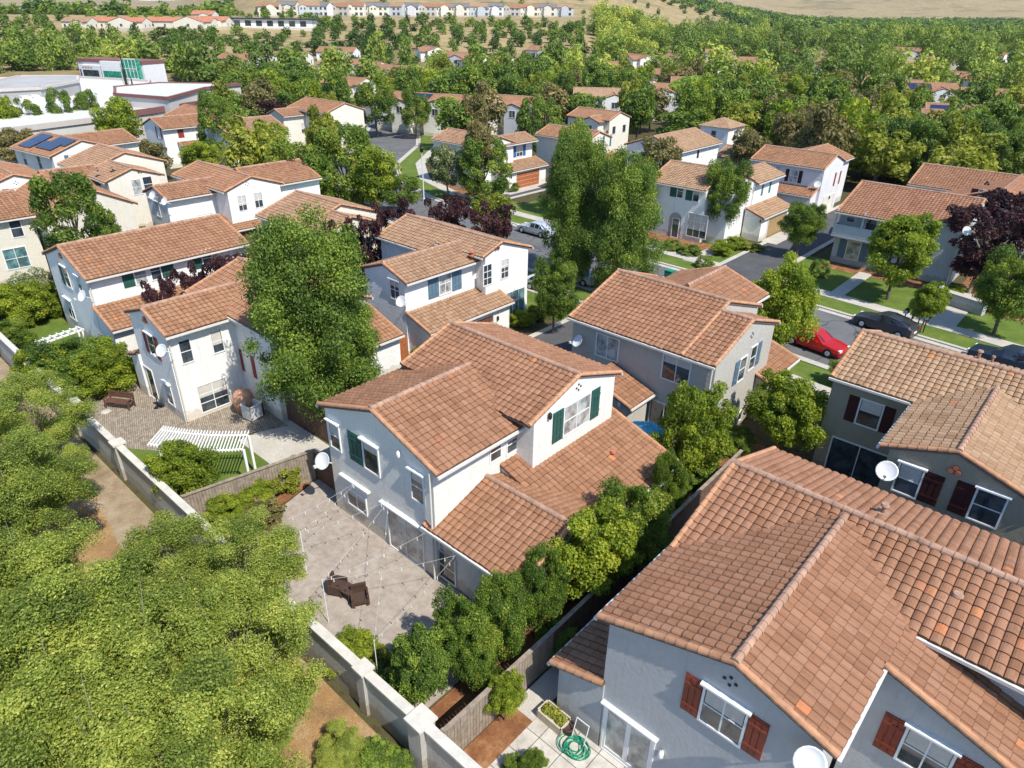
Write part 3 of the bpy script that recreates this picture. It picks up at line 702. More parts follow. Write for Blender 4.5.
h = House('white house with dark narrow shutters and a smooth orange-rose roof behind a leafy tree', org=(-101, 55), wall='white', roof='r_orange', lod=0)
h.gable('Y', (48.5, 57.8), (-105.5, -97.0), -101.3, 7.25)
h.window('x+', -97.42, 242.5, 138.6, .8, 1.5, sh='R', shc='dkred_sh'); h.window('x+', -97.42, 256, 137, .8, 1.5, sh='R', shc='dkred_sh'); h.window('x+', -97.42, 241.7, 157, 1.6, 1.3, cols=2)
h.finish()

h = House('cream house with hip-ended rose roof ringed by tall trees', org=(-112, 76), wall='warm', roof='r_clay', lod=0)
h.gable('X', (-119, -107), (71, 79.5), 75.3, 7.3); h.gable('Y', (67, 73), (-119, -113.5), -116.2, 6.1, rake=(1, 0))
h.window('x+', -107.12, uz=(74, 4.6), w=.9, h=1.4); h.window('x+', -113.9, 303, 128, .7, 1.6)
h.finish()

h = House('white corner house with blue shutters and a stained orange-wood garage door', org=(-68, 71), wall='white', roof='r_orange', lod=0)
h.gable('X', (-75.4, -65.4), (66.7, 73.2), 70.0, 6.95)
h.gable('Y', (71, 77.6), (-70, -65.2), -67.6, 6.55, rake=(0, 1), wl=(72, 77.3), wa=(-69.6, -65.95))
h.shed('x+', -66, -63.5, 3.45, (68.4, 78))
h.window('x+', -65.52, 502.2, 154.2, .8, 1.5, cols=2, rows=3); h.window('x+', -65.96, 519.4, 150.8, 1.2, 1.4, cols=2, rows=2, sh='LR', shc='blue_sh', shw=.6)
h.garage('x+', -63.82, 527.5, 181.5, 4.8, 2.2, 'brown_door'); h.lamp('x+', -63.82, 511, 177); h.window('y-', 67.08, 441, 158, 1.3, 2.6, cols=2, rows=3)
h.finish()

h = House('cream house with teal-shuttered round gable vent and stacked orange porch roofs', org=(-60, 80), wall='warm', roof='r_clay', lod=0)
h.gable('X', (-68, -58.7), (80.2, 86.4), 83.3, 7.0)
h.gable('X', (-60.6, -52.5), (74.6, 80.4), 77.6, 3.95, wl=(-60.3, -52.8))
h.shed('x+', -59, -55.8, 3.9, (80.4, 87))
h.window('x+', -58.82, 606.9, 141, 1.1, 1.5, cols=2, sh='LR', shc='teal_sh', shw=.4, g='glassp'); h.medallion('x+', -58.82, 607, 132, 'dk_door')
h.window('x+', -52.82, 585, 170, 1, 1.2)
h.finish()

h = House('white villa with arched doorway, dark shutters and tan garage door', org=(-34, 72), wall='white', roof='r_tan', lod=0)
h.gable('X', (-40.2, -33.2), (66.5, 75.6), 71.0, 7.1, rake=(1, 1))
h.gable('X', (-33.2, -31.0), (67.6, 74.2), 71.0, 6.75, rake=(0, 1), wl=(-33.6, -31.1))
h.gable('Y', (73.2, 79.9), (-36, -30.5), -33.2, 6.65, rake=(0, 1), wa=(-35.6, -30.95))
h.shed('x+', -30.95, -28.7, 3.35, (71.8, 79.2), ov=.25)
yw = 66.89
for px, py in ((680.5, 191), (696.4, 194.7)): h.window('y-', yw, px, py, .65, 1.35, sh='L', shc='green_sh', shw=.8)
h.window('y-', yw, 697, 226, 2.2, 2.4, cols=3, rows=3)
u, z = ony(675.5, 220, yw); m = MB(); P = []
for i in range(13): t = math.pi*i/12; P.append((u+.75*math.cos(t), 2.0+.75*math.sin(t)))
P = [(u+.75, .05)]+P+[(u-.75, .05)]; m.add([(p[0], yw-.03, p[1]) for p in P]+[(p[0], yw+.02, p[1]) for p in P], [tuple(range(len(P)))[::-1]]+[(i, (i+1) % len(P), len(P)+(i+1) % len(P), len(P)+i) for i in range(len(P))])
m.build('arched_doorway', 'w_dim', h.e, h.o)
h.door('y-', yw-.03, uz=u+.1, w=.75, h=2, leaves=1, kind='front_door')
h.window('x+', -31.0, 766, 187.5, 1.3, 1.5, cols=2, g='glasst', sh='LR', shc='teal_sh', shw=.5)
h.medallion('x+', -31.13, 748.8, 178, 'dk_door'); h.garage('x+', -28.95, 775.5, 226.5, 4.8, 2.15, 'tan_door'); h.lamp('x+', -28.95, 759.5, 221)
h.finish()

h = House('lavender-white house with red-brown shutters on its sunny gable, ivory garage below', org=(-32, 90), wall='lav', roof='r_clay', lod=0)
h.gable('X', (-37.5, -28.3), (85.9, 92.9), 89.5, 7.0)
h.gable('Y', (91, 98), (-36.2, -29.0), -32.6, 6.8, rake=(0, 1))
h.shed('y-', 86.3, 84.2, 3.5, (-34.3, -28.6), ov=.3)
h.window('y-', 86.29, 793.6, 176, 1.0, 1.35, cols=2, rows=2, sh='LR', shc='dkred_sh', shw=.45, g='glassp'); h.window('y-', 86.29, 778, 169, .5, .6, rows=1)
h.window('x+', -28.43, 836.9, 178.3, 1.0, 1.5, cols=2, rows=2, sh='LR', shc='red_sh', shw=.5, g='glassp')
h.dish('y-', 86.29, 817.3, 184.5, r=.45, aim=(.3, -.8, .5))
h.garage('x+', -28.43, 826, 207, 3.4, 2.1, 'ivory_door'); h.lamp('x+', -28.43, 828.5, 197.5)
h.finish()

h = House('grey house with slate-blue shutters and an upper corner balcony facing the street', org=(-15, 75), wall='slate', roof='r_pink', lod=0)
h.gable('X', (-21, -15.6), (69.4, 79.4), 75.2, 7.15, rake=(1, 0), wa=(70.75, 79.0))
h.gable('X', (-15.6, -10.2), (70.6, 79.4), 75.2, 7.15, rake=(0, 1), wa=(70.98, 79.0))
m = MB()
for x in (-20.85, -18.4, -15.9): m.box((x, 69.55, 4.3), (.14, .14, 2.4))
m.b2(-20.95, -15.8, 69.45, 70.8, 2.85, 3.05); m.b2(-20.9, -15.85, 69.47, 69.53, 3.1, 3.95); m.b2(-20.93, -20.87, 69.5, 70.8, 3.1, 3.95); m.b2(-20.95, -15.82, 69.43, 69.58, 3.96, 4.04)
for i in range(9): m.b2(-20.7+i*.6, -20.6+i*.6, 69.6, 70.8, 2.68, 2.84)
m.build('balcony', 'w_slate', h.e, h.o)
yw = 70.73
h.window('y-', yw, 851.3, 217.1, .7, .9); h.door('y-', yw, 871.4, 223.7, .9, 2.0, 1, z0=3.05)
h.window('y-', yw, 852.9, 250.5, 1.2, 1.7, rows=1, sh='LR', shc='slate_sh', shw=.7, g='glassp')
h.dish('x+', -10.31, 966.4, 231, r=.45, aim=(.7, -.6, .4)); h.vents('x+', -10.31, 977, 208.5)
m = MB(); m.tube((-10.45, 70.9, .1), (-10.45, 70.9, 5.5), .05); m.build('downspout', 'white', h.e, h.o)
h.finish()

h = House('pale blue-grey house with low gable and black shuttered window behind the plum tree', org=(-12, 92), wall='slate', roof='r_pink', lod=0)
h.gable('X', (-19.5, -10), (87, 96), 91.6, 6.9)
h.gable('Y', (82, 92), (-16.2, -4.5), -10.0, 7.0, rake=(1, 0))
h.window('y-', 82.12, 985, 196.5, 1.2, 1.1, cols=2, sh='LR', shc='dkred_sh', shw=.6); h.medallion('y-', 82.12, 987, 183.5, 'darkmetal')
h.gable('X', (-22, -13), (80, 85), 82.5, 4.3)
h.finish()

h = House('white house with a broad tan roof by the weeping willow', org=(-50, 90), wall='white', roof='r_tan', lod=0)
h.gable('Y', (84.3, 95.6), (-55.2, -46.3), -50.7, 7.15)
h.window('x+', -46.7, 701, 152, 1.0, 1.3, sh='L', shc='dkred_sh', g='glassp'); h.window('x+', -46.7, 716, 149.5, 1.2, 1.2, g='glasst')
h.window('y-', 84.42, 641, 144, .6, .8, rows=1)
h.finish()

# =============== ground
def smooth(a, b, x): t = np.clip((x-a)/(b-a), 0, 1); return t*t*(3-2*t)
def terrain(x, y):
    x = np.asarray(x, float); y = np.asarray(y, float)
    d = np.hypot(x, y); phi = np.degrees(np.arctan2(x*.7455+y*.6665, -x*.6665+y*.7455))
    z = 17*np.clip((d-245)/215, 0, 1)**1.15
    z = z*(1-.72*smooth(4, 12, phi))
    wob = 1+.25*np.sin(x*.004+1.3)*np.cos(y*.0035)+.12*np.sin(x*.013)*np.sin(y*.011+.7)
    # golden hill straight ahead
    hl = smooth(-24, -17, phi)*(1-.9*smooth(2, 22, phi))
    z += hl*(smooth(500, 1150, d)*52+smooth(1100, 2200, d)*80)*wob
    rg = smooth(4, 16, phi)
    z += rg*(smooth(2000, 3800, d)*105)*wob
    lf = 1-smooth(-22, -15, phi)
    z += lf*(smooth(900, 5000, d)*40*wob-11*smooth(500, 780, d))
    mt = smooth(4500, 9000, d); z += mt*(150+130*np.sin(phi*.16+1.9)+45*np.sin(phi*.55)+22*np.sin(phi*1.7+d*.001))
    return z
nr, na = 190, 220
rr = np.concatenate([[0], np.geomspace(12, 14000, nr-1)]); aa = np.radians(np.linspace(-80, 80, na))
ca = np.arctan2(.7455, -.6665)
Rr, Aa = np.meshgrid(rr, aa, indexing='ij'); X = Rr*np.cos(ca-Aa); Y = Rr*np.sin(ca-Aa)
Z = terrain(X, Y)-.02
i, j = np.meshgrid(np.arange(nr-1), np.arange(na-1), indexing='ij'); b = (i*na+j).ravel()
Q = np.stack([b, b+1, b+na+1, b+na], 1)
G = NT('ground_cover'); o = G.coord()
n1 = G.noise(o, .12, 8, .7); n2 = G.noise(o, 1.8, 8, .75); n3 = G.noise(o, .009, 9, .68)
near = G.ramp(n2, [(.3, (.035, .03, .018)), (.5, (.09, .075, .04)), (.62, (.07, .085, .03)), (.8, (.17, .13, .08))])
dry = G.ramp(n3, [(.35, (.30, .235, .125)), (.5, (.36, .28, .155)), (.62, (.25, .20, .11)), (.7, (.13, .13, .06))])
dry = G.mix(1.0, dry, G.ramp(n1, [(.3, (.55, .58, .5)), (.5, (.9, .9, .85)), (.7, (1.15, 1.12, 1.05))]), 'MULTIPLY')
geo = G.n('NewGeometry'); ln = G.n('VectorMath', _operation='LENGTH'); G.l(geo.outputs['Position'], ln.inputs[0])
mr = G.n('MapRange'); G.l(ln.outputs['Value'], mr.inputs[0]); mr.inputs[1].default_value = 200; mr.inputs[2].default_value = 330
G.l(G.mix(mr.outputs[0], near, dry), G.b.inputs['Base Color']); G.b.inputs['Roughness'].default_value = 1; G.b.inputs['Specular IOR Level'].default_value = .05
G.bump(n2, .6, .1)
def hit(px, py, dz=0.0):
    # walk a sight line out until it meets the terrain raised by dz
    d = ray(px, py); t = 120.0
    while t < 9000:
        x, y, z = d[0]*t, d[1]*t, H+d[2]*t
        if z <= float(terrain(x, y))+dz: return x, y
        t *= 1.004
    return d[0]*600, d[1]*600
gme = npmesh('ground', np.stack([X.ravel(), Y.ravel(), Z.ravel()], 1), Q[:, ::-1], G.m, smooth=True)
tag(link('ground', gme), kind='structure')
m = MB(); m.add([(-400, -400, -.06), (400, -400, -.06), (400, 400, -.06), (-400, 400, -.06)], [(0, 1, 2, 3)]); tag(m.build('ground_behind', G.m), kind='structure')

def ground_mat(name, stops, s1=2., s2=14., bump=.3, rough=.95):
    M = NT(name); o = M.coord(); a = M.noise(o, s1, 8, .7); b = M.noise(o, s2, 5, .7)
    c = M.ramp(a, stops); c = M.mix(1.0, c, M.ramp(b, [(.3, (.7, .7, .7)), (.7, (1.2, 1.2, 1.2))]), 'MULTIPLY')
    M.l(c, M.b.inputs['Base Color']); M.b.inputs['Roughness'].default_value = rough; M.b.inputs['Specular IOR Level'].default_value = .15
    M.bump(b, bump, .02); return M.m
def cracked(name, c0, c1):
    M = NT(name); o = M.coord(); a = M.noise(o, .35, 8, .7); b = M.noise(o, 40, 4, .7)
    c = M.ramp(a, [(.3, c0), (.5, c1), (.7, tuple(v*1.15 for v in c1))]); c = M.mix(1.0, c, M.ramp(b, [(.3, (.75, .75, .75)), (.7, (1.2, 1.2, 1.2))]), 'MULTIPLY')
    ds = M.n('VectorMath', _operation='ADD'); M.l(o, ds.inputs[0]); nz = M.n('TexNoise', Scale=.8, Detail=4); M.l(o, nz.inputs['Vector']); M.l(nz.outputs['Color'], ds.inputs[1])
    v = M.n('TexVoronoi', Scale=.22, _feature='DISTANCE_TO_EDGE'); M.l(ds.outputs[0], v.inputs['Vector'])
    c = M.mix(1.0, c, M.ramp(v.outputs['Distance'], [(0, (.45, .45, .45)), (.006, (.5, .5, .5)), (.012, (1, 1, 1))]), 'MULTIPLY')
    st = M.noise(o, .9, 6, .8); c = M.mix(1.0, c, M.ramp(st, [(.60, (1, 1, 1)), (.72, (.7, .7, .7))]), 'MULTIPLY')
    M.l(c, M.b.inputs['Base Color']); M.b.inputs['Roughness'].default_value = .9; M.b.inputs['Specular IOR Level'].default_value = .2; return M.m
M_['asphalt'] = cracked('asphalt', (.10, .10, .105), (.135, .135, .14))
M_['asphalt_old'] = ground_mat('asphalt', [(.3, (.10, .10, .105)), (.7, (.145, .145, .15))], .5, 40, .2)
M_['asphalt_dk'] = ground_mat('lane_asphalt', [(.3, (.07, .07, .075)), (.7, (.11, .11, .115))], .5, 40, .2)
M_['concrete'] = ground_mat('concrete', [(.3, (.40, .375, .33)), (.7, (.52, .49, .43))], .8, 20, .15)
M_['grass'] = ground_mat('lawn_grass', [(.3, (.07, .12, .02)), (.55, (.12, .17, .03)), (.75, (.2, .2, .06))], .7, 30, .8)
M_['mulch'] = ground_mat('bark_mulch', [(.3, (.12, .05, .025)), (.5, (.24, .11, .05)), (.7, (.38, .22, .11))], 1.2, 18, .9)
M_['drydirt'] = ground_mat('dry_dirt', [(.3, (.17, .11, .06)), (.5, (.33, .20, .09)), (.7, (.42, .34, .25))], .5, 16, .9)
M_['dirtpath'] = ground_mat('dirt_path', [(.3, (.20, .145, .09)), (.5, (.30, .23, .15)), (.7, (.38, .31, .22))], 1, 20, .6)
def slabs(name, c0, c1, sx, sy, gap, rz=0, offset=.0, mort=(.12, .11, .1)):
    M = NT(name); o = M.coord(); mp = M.n('Mapping'); mp.inputs['Rotation'].default_value = (0, 0, rz); M.l(o, mp.inputs[0])
    b = M.n('TexBrick', Scale=1, _offset=offset); M.l(mp.outputs[0], b.inputs['Vector'])
    b.inputs['Color1'].default_value = (*c0, 1); b.inputs['Color2'].default_value = (*c1, 1); b.inputs['Mortar'].default_value = (*mort, 1)
    b.inputs['Mortar Size'].default_value = gap; b.inputs['Brick Width'].default_value = sx; b.inputs['Row Height'].default_value = sy; b.inputs['Bias'].default_value = 0
    n = M.noise(o, 2.2, 8, .75)
    c = M.mix(1.0, b.outputs['Color'], M.ramp(n, [(.35, (.72, .70, .68)), (.65, (1.08, 1.08, 1.08))]), 'MULTIPLY')
    M.l(c, M.b.inputs['Base Color']); M.b.inputs['Roughness'].default_value = .9; M.b.inputs['Specular IOR Level'].default_value = .2
    M.bump(M.noise(o, 25, 4), .2, .01); return M.m
M_['patio_c'] = slabs('scored_concrete_patio', (.345, .295, .25), (.375, .325, .275), 2.6, 2.6, .008, R(3), mort=(.26, .22, .19))
M_['pavers'] = slabs('brick_pavers', (.27, .22, .165), (.40, .34, .26), .22, .11, .012, R(20), .5)
M_['tiles'] = slabs('stone_tile_patio', (.48, .45, .40), (.55, .52, .46), .9, .9, .014, R(0))

def sheet(name, poly, z, mat, kind='structure', th=None):
    m = MB(); n = len(poly); a = sum(poly[i][0]*poly[(i+1) % n][1]-poly[(i+1) % n][0]*poly[i][1] for i in range(n))
    if a < 0: poly = poly[::-1]
    if th: m.prism(poly, z-th, z)
    else: m.add([(p[0], p[1], z) for p in poly], [tuple(range(n))])
    return tag(m.build(name, mat), kind=kind)
def rect(x0, x1, y0, y1): return [(x0, y0), (x1, y0), (x1, y1), (x0, y1)]
def ribbon(name, pts, wl, wr, z, mat, th=None):
    """strip following a centre line, wl to its left and wr to its right"""
    pts = [np.array(p, float) for p in pts]; L, Rr_ = [], []
    for k, p in enumerate(pts):
        d = pts[min(k+1, len(pts)-1)]-pts[max(k-1, 0)]; d /= np.linalg.norm(d); nrm = np.array([-d[1], d[0]])
        L.append(p+nrm*wl); Rr_.append(p-nrm*wr)
    m = MB(); n = len(pts); zz = z
    if th:
        vs = [(*p, zz) for p in L]+[(*p, zz) for p in Rr_]+[(*p, zz-th) for p in L]+[(*p, zz-th) for p in Rr_]
        fs = []
        for k in range(n-1):
            fs += [(k, n+k, n+k+1, k+1), (k, k+1, 2*n+k+1, 2*n+k), (n+k, 3*n+k, 3*n+k+1, n+k+1)]
        m.add(vs, fs)
    else:
        m.add([(*p, zz) for p in L]+[(*p, zz) for p in Rr_], [(k, n+k, n+k+1, k+1) for k in range(n-1)])
    return tag(m.build(name, mat), kind='structure')
# main street (centre line), bending away at both ends
CL = [(-160, 118), (-120, 96), (-104, 82), (-93, 68), (-82, 59.5), (-70, 55.3), (-58, 53.4), (-45, 52.9), (-30, 52.6), (-18, 52.2), (-7, 51.2), (8, 49.2), (25, 45.6), (45, 40), (80, 28)]
sheet('lawn', rect(-90, 60, 40, 47.3), .012, 'grass'); sheet('lawn', rect(-58, 60, 56.6, 71), .012, 'grass')
sheet('lawn', [(-90, 60), (-58, 57), (-58, 66.5), (-78, 67), (-88, 76)], .013, 'grass')
ribbon('road', CL, 5.3, 5.3, .024, 'asphalt')
ribbon('kerb', CL, 5.6, -5.28, .13, 'concrete', .14); ribbon('kerb', CL, -5.28, 5.6, .13, 'concrete', .14)
ribbon('pavement', CL, 9.6, -8.1, .10, 'concrete', .10); ribbon('pavement', CL, -8.0, 9.5, .10, 'concrete', .10)
ribbon('lawn', CL, 8.08, -5.62, .07, 'grass', .06); ribbon('lawn', CL, -5.62, 7.98, .07, 'grass', .06)
ribbon('gutter_pan', CL, 5.27, -4.75, .03, 'concrete'); ribbon('gutter_pan', CL, -4.75, 5.27, .03, 'concrete')
for x0, x1, y0, y1 in ((-63.3, -60.6, 57.9, 80), (-28.4, -22.9, 57.4, 100), (-30.6, -24.6, 26, 47.2)):
    sheet('driveway', rect(x0+.5, x1-.5, y0, y1), .145, 'asphalt_dk'); sheet('driveway_edging', rect(x0, x0+.5, y0, y1), .15, 'concrete', th=.1); sheet('driveway_edging', rect(x1-.5, x1, y0, y1), .15, 'concrete', th=.1)
sheet('driveway_apron', rect(-28.7, -26.9, 71.9, 79.0), .155, 'concrete'); sheet('driveway_apron', rect(-63.8, -62.0, 68.5, 78), .155, 'concrete')
sheet('footpath', rect(-31.6, -30.2, 60.5, 65.5), .08, 'concrete'); sheet('footpath', rect(-17.5, -16.3, 61.4, 69.3), .08, 'concrete'); sheet('footpath', rect(-9.3, -7.4, 60.4, 70), .08, 'concrete')
sheet('footpath', rect(-11, -9.6, 41, 44), .05, 'concrete')
sheet('planting_bed', rect(-41, -31, 64.6, 67.2), .03, 'mulch'); sheet('planting_bed', rect(-21, -10, 68.4, 71), .03, 'mulch'); sheet('planting_bed', rect(-77, -65, 62.5, 67), .03, 'mulch')
sheet('planting_bed', rect(-9.5, 6, 66, 76), .03, 'mulch')
# back yards
sheet('patio', [(-25.9, 9.3), (-12.6, 9.3), (-12.6, 14.5), (-26.7, 14.5), (-25.9, 11.5)], .03, 'patio_c', th=.1)
sheet('side_path', rect(-26.8, -24.3, 14.5, 24), .028, 'patio_c')
sheet('planting_bed', [(-28.0, 8.8), (-25.9, 8.8), (-25.9, 11.5), (-26.8, 14.5), (-27.0, 14.5)], .05, 'mulch')
sheet('planting_bed', rect(-29.2, -12.6, 8.6, 9.5), .055, 'mulch', th=.1)
sheet('paver_patio', [(-48.5, 9.2), (-37.2, 9.2), (-35.2, 10.6), (-34.2, 13.0), (-32.5, 16.8), (-37.2, 16.8), (-37.2, 13.0), (-48.5, 13.0)], .03, 'pavers')
sheet('lawn', rect(-37.5, -28.1, 8.7, 14.0), .018, 'grass'); sheet('side_path', rect(-33.2, -27.1, 14.0, 17.2), .02, 'concrete'); sheet('lawn', rect(-61, -49.5, 8.6, 13.4), .018, 'grass')
sheet('tile_patio', rect(-9.55, 2, 9.0, 13.1), .03, 'tiles'); sheet('planting_bed', [(-10.55, 8.8), (-9.55, 8.8), (-9.55, 12.0), (-10.55, 12.0)], .035, 'mulch')
sheet('side_path', rect(-10.5, -9.55, 12.0, 33), .045, 'concrete'); sheet('planting_bed', rect(-12.5, -10.7, 9.0, 34), .03, 'mulch')
sheet('dirt_path', [(-60, 6.6), (-40, 6.7), (-33, 6.6), (-27, 5.6), (-24, 4.6), (-24, 6.6), (-30, 8.0), (-60, 8.1)], .012, 'dirtpath')
sheet('dry_leaf_litter', [(-44, 2.4), (-30, 1.8), (-22, 2.0), (-8, 0), (-4, 3.5), (-6, 8.1), (-22, 8.1), (-24, 6.8), (-31, 6.9), (-52, 7.0), (-52, 2.4)], .008, 'drydirt')

# perimeter wall: capped stucco panels between piers
def wall_run(pts, piers, label, hgt=1.95):
    e = empty('perimeter_wall', (pts[0][0], pts[0][1], 0)); tag(e, label, 'wall')
    O = np.array([pts[0][0], pts[0][1], 0]); m = MB(); c = MB()
    for (x0, y0), (x1, y1) in zip(pts[:-1], pts[1:]):
        L = math.hypot(x1-x0, y1-y0); a = math.atan2(y1-y0, x1-x0)
        m.box(((x0+x1)/2, (y0+y1)/2, hgt/2-.3), (L, .2, hgt+.6), rz=a); c.box(((x0+x1)/2, (y0+y1)/2, hgt+.045), (L, .34, .09), rz=a)
    m.build('panel', 'w_wallgrey', e, O); c.build('coping', 'wallcap', e, O)
    for x, y, s in piers:
        p = MB(); p.b2(x-s/2, x+s/2, y-s/2, y+s/2, -.5, hgt+.11); o = p.build('pier', 'w_wallgrey', e, O)
        p = MB(); p.b2(x-s/2-.07, x+s/2+.07, y-s/2-.07, y+s/2+.07, hgt+.111, hgt+.21); p.build('pier_cap', 'wallcap', o, O)
M_['w_wallgrey'] = stucco('stucco_wall_grey', (.47, .45, .41)); M_['wallcap'] = simple('wall_coping', (.54, .51, .45), .9, var=.15, scale=2, bump=.3)
wall_run([(-95, 9.2), (-58, 8.3), (-47, 8.3), (-20, 8.42)], [(-40.3, 8.36, .5), (-34.2, 8.38, .5), (-47.6, 8.3, .5)], 'long grey stucco yard wall with pale coping, running behind the paved yard and lawn')
wall_run([(-19.9, 8.42), (-6, 8.62), (14, 8.9)], [(-14.1, 8.5, .42), (-11.25, 8.55, .62)], 'near stretch of grey stucco wall with a wide square pier, at the bottom of the view')

# plank fences
def fence(p0, p1, label, h=1.8, mat='wood', cap=True, pw=.14):
    e = empty('plank_fence', (p0[0], p0[1], 0)); tag(e, label, 'fence'); O = np.array([p0[0], p0[1], 0])
    L = math.hypot(p1[0]-p0[0], p1[1]-p0[1]); a = math.atan2(p1[1]-p0[1], p1[0]-p0[0]); d = np.array([math.cos(a), math.sin(a)]); nrm = np.array([-d[1], d[0]])
    m = MB(); n = int(L/pw)
    for i in range(n):
        q = np.array(p0)+d*(i+.5)*L/n; hh = h-.06+random.uniform(-.02, .02); m.box((q[0], q[1], hh/2), (L/n-.012, .022+random.uniform(0, .012), hh), rz=a)
    m.build('planks', mat, e, O)
    k = max(2, int(L/2.4)+1)
    for i in range(k):
        q = np.array(p0)+d*L*i/(k-1)+nrm*.06; m = MB(); m.box((q[0], q[1], h/2), (.1, .1, h), rz=a); m.build('post', mat, e, O)
    q = np.array(p0)+d*L/2; m = MB()
    if cap: m.box((q[0], q[1], h-.01), (L+.1, .16, .05), rz=a)
    m.box((q[0]+nrm[0]*.05, q[1]+nrm[1]*.05, .4), (L, .05, .09), rz=a); m.build('rails', 'wood' if cap else mat, e, O)
fence((-28.0, 8.75), (-26.9, 14.9), 'sunlit weathered wooden fence between the paved yard and the concrete patio')
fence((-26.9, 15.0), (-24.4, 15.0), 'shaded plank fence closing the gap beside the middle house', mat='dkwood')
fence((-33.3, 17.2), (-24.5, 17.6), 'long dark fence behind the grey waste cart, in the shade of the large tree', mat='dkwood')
fence((-10.6, 8.9), (-10.6, 14.3), 'grey slatted fence with pale top rail beside the leaf-littered bed', mat='wood')
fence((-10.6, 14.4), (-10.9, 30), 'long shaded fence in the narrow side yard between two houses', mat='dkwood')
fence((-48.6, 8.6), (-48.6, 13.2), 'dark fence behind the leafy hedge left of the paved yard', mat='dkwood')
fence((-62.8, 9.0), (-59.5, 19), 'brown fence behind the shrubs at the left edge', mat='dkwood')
fence((-20, 98), (-4, 101), 'shaded brown fence at the far right behind the pale gabled house', mat='dkwood')

# =============== vegetation
def leafcloud(blobs, n, size, flat=.55, droop=0, squash=1.0, shell=.35):
    blobs = np.asarray(blobs, float); p = blobs[:, 3]**2; p /= p.sum()
    k = rng.choice(len(blobs), n, p=p); b = blobs[k]
    d = rng.normal(size=(n, 3)); d /= np.linalg.norm(d, axis=1)[:, None]; low = d[:, 2] < -.25; d[low, 2] *= rng.choice([1, -1], low.sum(), p=[.4, .6])
    rad = b[:, 3]*(1-shell*rng.random(n)**1.5); rad *= 1+.16*np.sin(d[:, 0]*7+k)*np.cos(d[:, 1]*6+k*1.7)
    c = b[:, :3]+d*rad[:, None]*np.array([1, 1, squash])
    if droop: c[:, 2] -= droop*rng.random(n)**2
    nr_ = d+rng.normal(size=(n, 3))*flat; nr_[:, 2] += .25; nr_ /= np.linalg.norm(nr_, axis=1)[:, None]
    a = np.cross(nr_, rng.normal(size=(n, 3))); a /= np.linalg.norm(a, axis=1)[:, None]; bb = np.cross(nr_, a)
    s = size*(.6+.8*rng.random(n))[:, None]
    V = np.stack([c-a*s*.5, c-bb*s*.30+nr_*s*.06, c+a*s*.55, c+bb*s*.30+nr_*s*.06], 1).reshape(-1, 3)
    Q = np.arange(4*n).reshape(-1, 4)
    bt = rng.random(len(blobs)); tint = np.clip(.5+(bt[k]-.5)*.5+rng.normal(0, .17, n), 0, 1)
    return V, Q, tint

def ell_blobs(n, r=(.16, .34), zf=1.0, inner=.35, top=0.0):
    d = rng.normal(size=(n, 3)); d /= np.linalg.norm(d, axis=1)[:, None]
    q = inner+(1-inner-.16)*rng.random(n)**.7; q = q*(1+.16*np.sin(d[:, 0]*3.1+n)+.12*np.cos(d[:, 1]*4.3+d[:, 2]*3)); c = d*q[:, None]; c[:, 2] *= zf; c[:, 2] += top*c[:, 2]**2
    return np.concatenate([c, (r[0]+(r[1]-r[0])*rng.random(n))[:, None]], 1)

def crown(kind, n, size, mat, **kw):
    if kind == 'round': B = ell_blobs(46)
    elif kind == 'airy':
        B = []
        for i in range(125):
            z = rng.uniform(-.95, .93); r = .70*math.sqrt(max(0, 1-abs(z)**2.2))*(1.15-.35*(z+1)/2)*rng.uniform(.55, 1.12); a = rng.random()*6.28; B.append((r*math.cos(a), r*math.sin(a), z, rng.uniform(.09, .21)))
        for i in range(34):
            a = rng.random()*6.28; r = .38*rng.random()**.5; B.append((r*math.cos(a), r*math.sin(a), rng.uniform(-.7, .75), rng.uniform(.2, .3)))
    elif kind == 'clump': B = np.concatenate([ell_blobs(90, (.10, .2), inner=.5), ell_blobs(26, (.2, .32), inner=.2)])
    elif kind == 'loose': B = ell_blobs(60, (.14, .26), inner=.45)
    elif kind == 'cone':
        B = []
        for i in range(60):
            t = rng.random(); z = -1+2*t; r = (1-t)**.8*.72+.05; a = rng.random()*6.28; B.append((r*math.cos(a)*rng.random()**.3, r*math.sin(a)*rng.random()**.3, z*.9, .16+.16*(1-t)))
    elif kind == 'oval':
        B = []
        for i in range(62):
            z = rng.uniform(-.92, .9); r = .72*math.sqrt(max(0, 1-(z*.98)**2))*(1.1 if z < 0 else .88)+.03; a = rng.random()*6.28; B.append((r*math.cos(a), r*math.sin(a), z, rng.uniform(.16, .27)))
    elif kind == 'spire':
        B = [(rng.normal()*.10*(1-t), rng.normal()*.10*(1-t), -1+2*t, .30*(1-t)**.6+.06) for t in np.linspace(0, .98, 40)]
    elif kind == 'grove': B = ell_blobs(95, (.09, .23), inner=.42)
    elif kind == 'vase':
        B = []
        for i in range(60):
            t = rng.random(); z = -1+2*t; r = .25+.65*t**.7; a = rng.random()*6.28; rr_ = r*rng.random()**.35; B.append((rr_*math.cos(a), rr_*math.sin(a), z*.9, rng.uniform(.12, .24)))
    B = np.array(B, float)
    V, Q, t = leafcloud(B, n, size, **kw)
    if kind == 'spire': V[:, :2] *= .75
    return npmesh('crown', V, Q, M_[mat], tint=t)

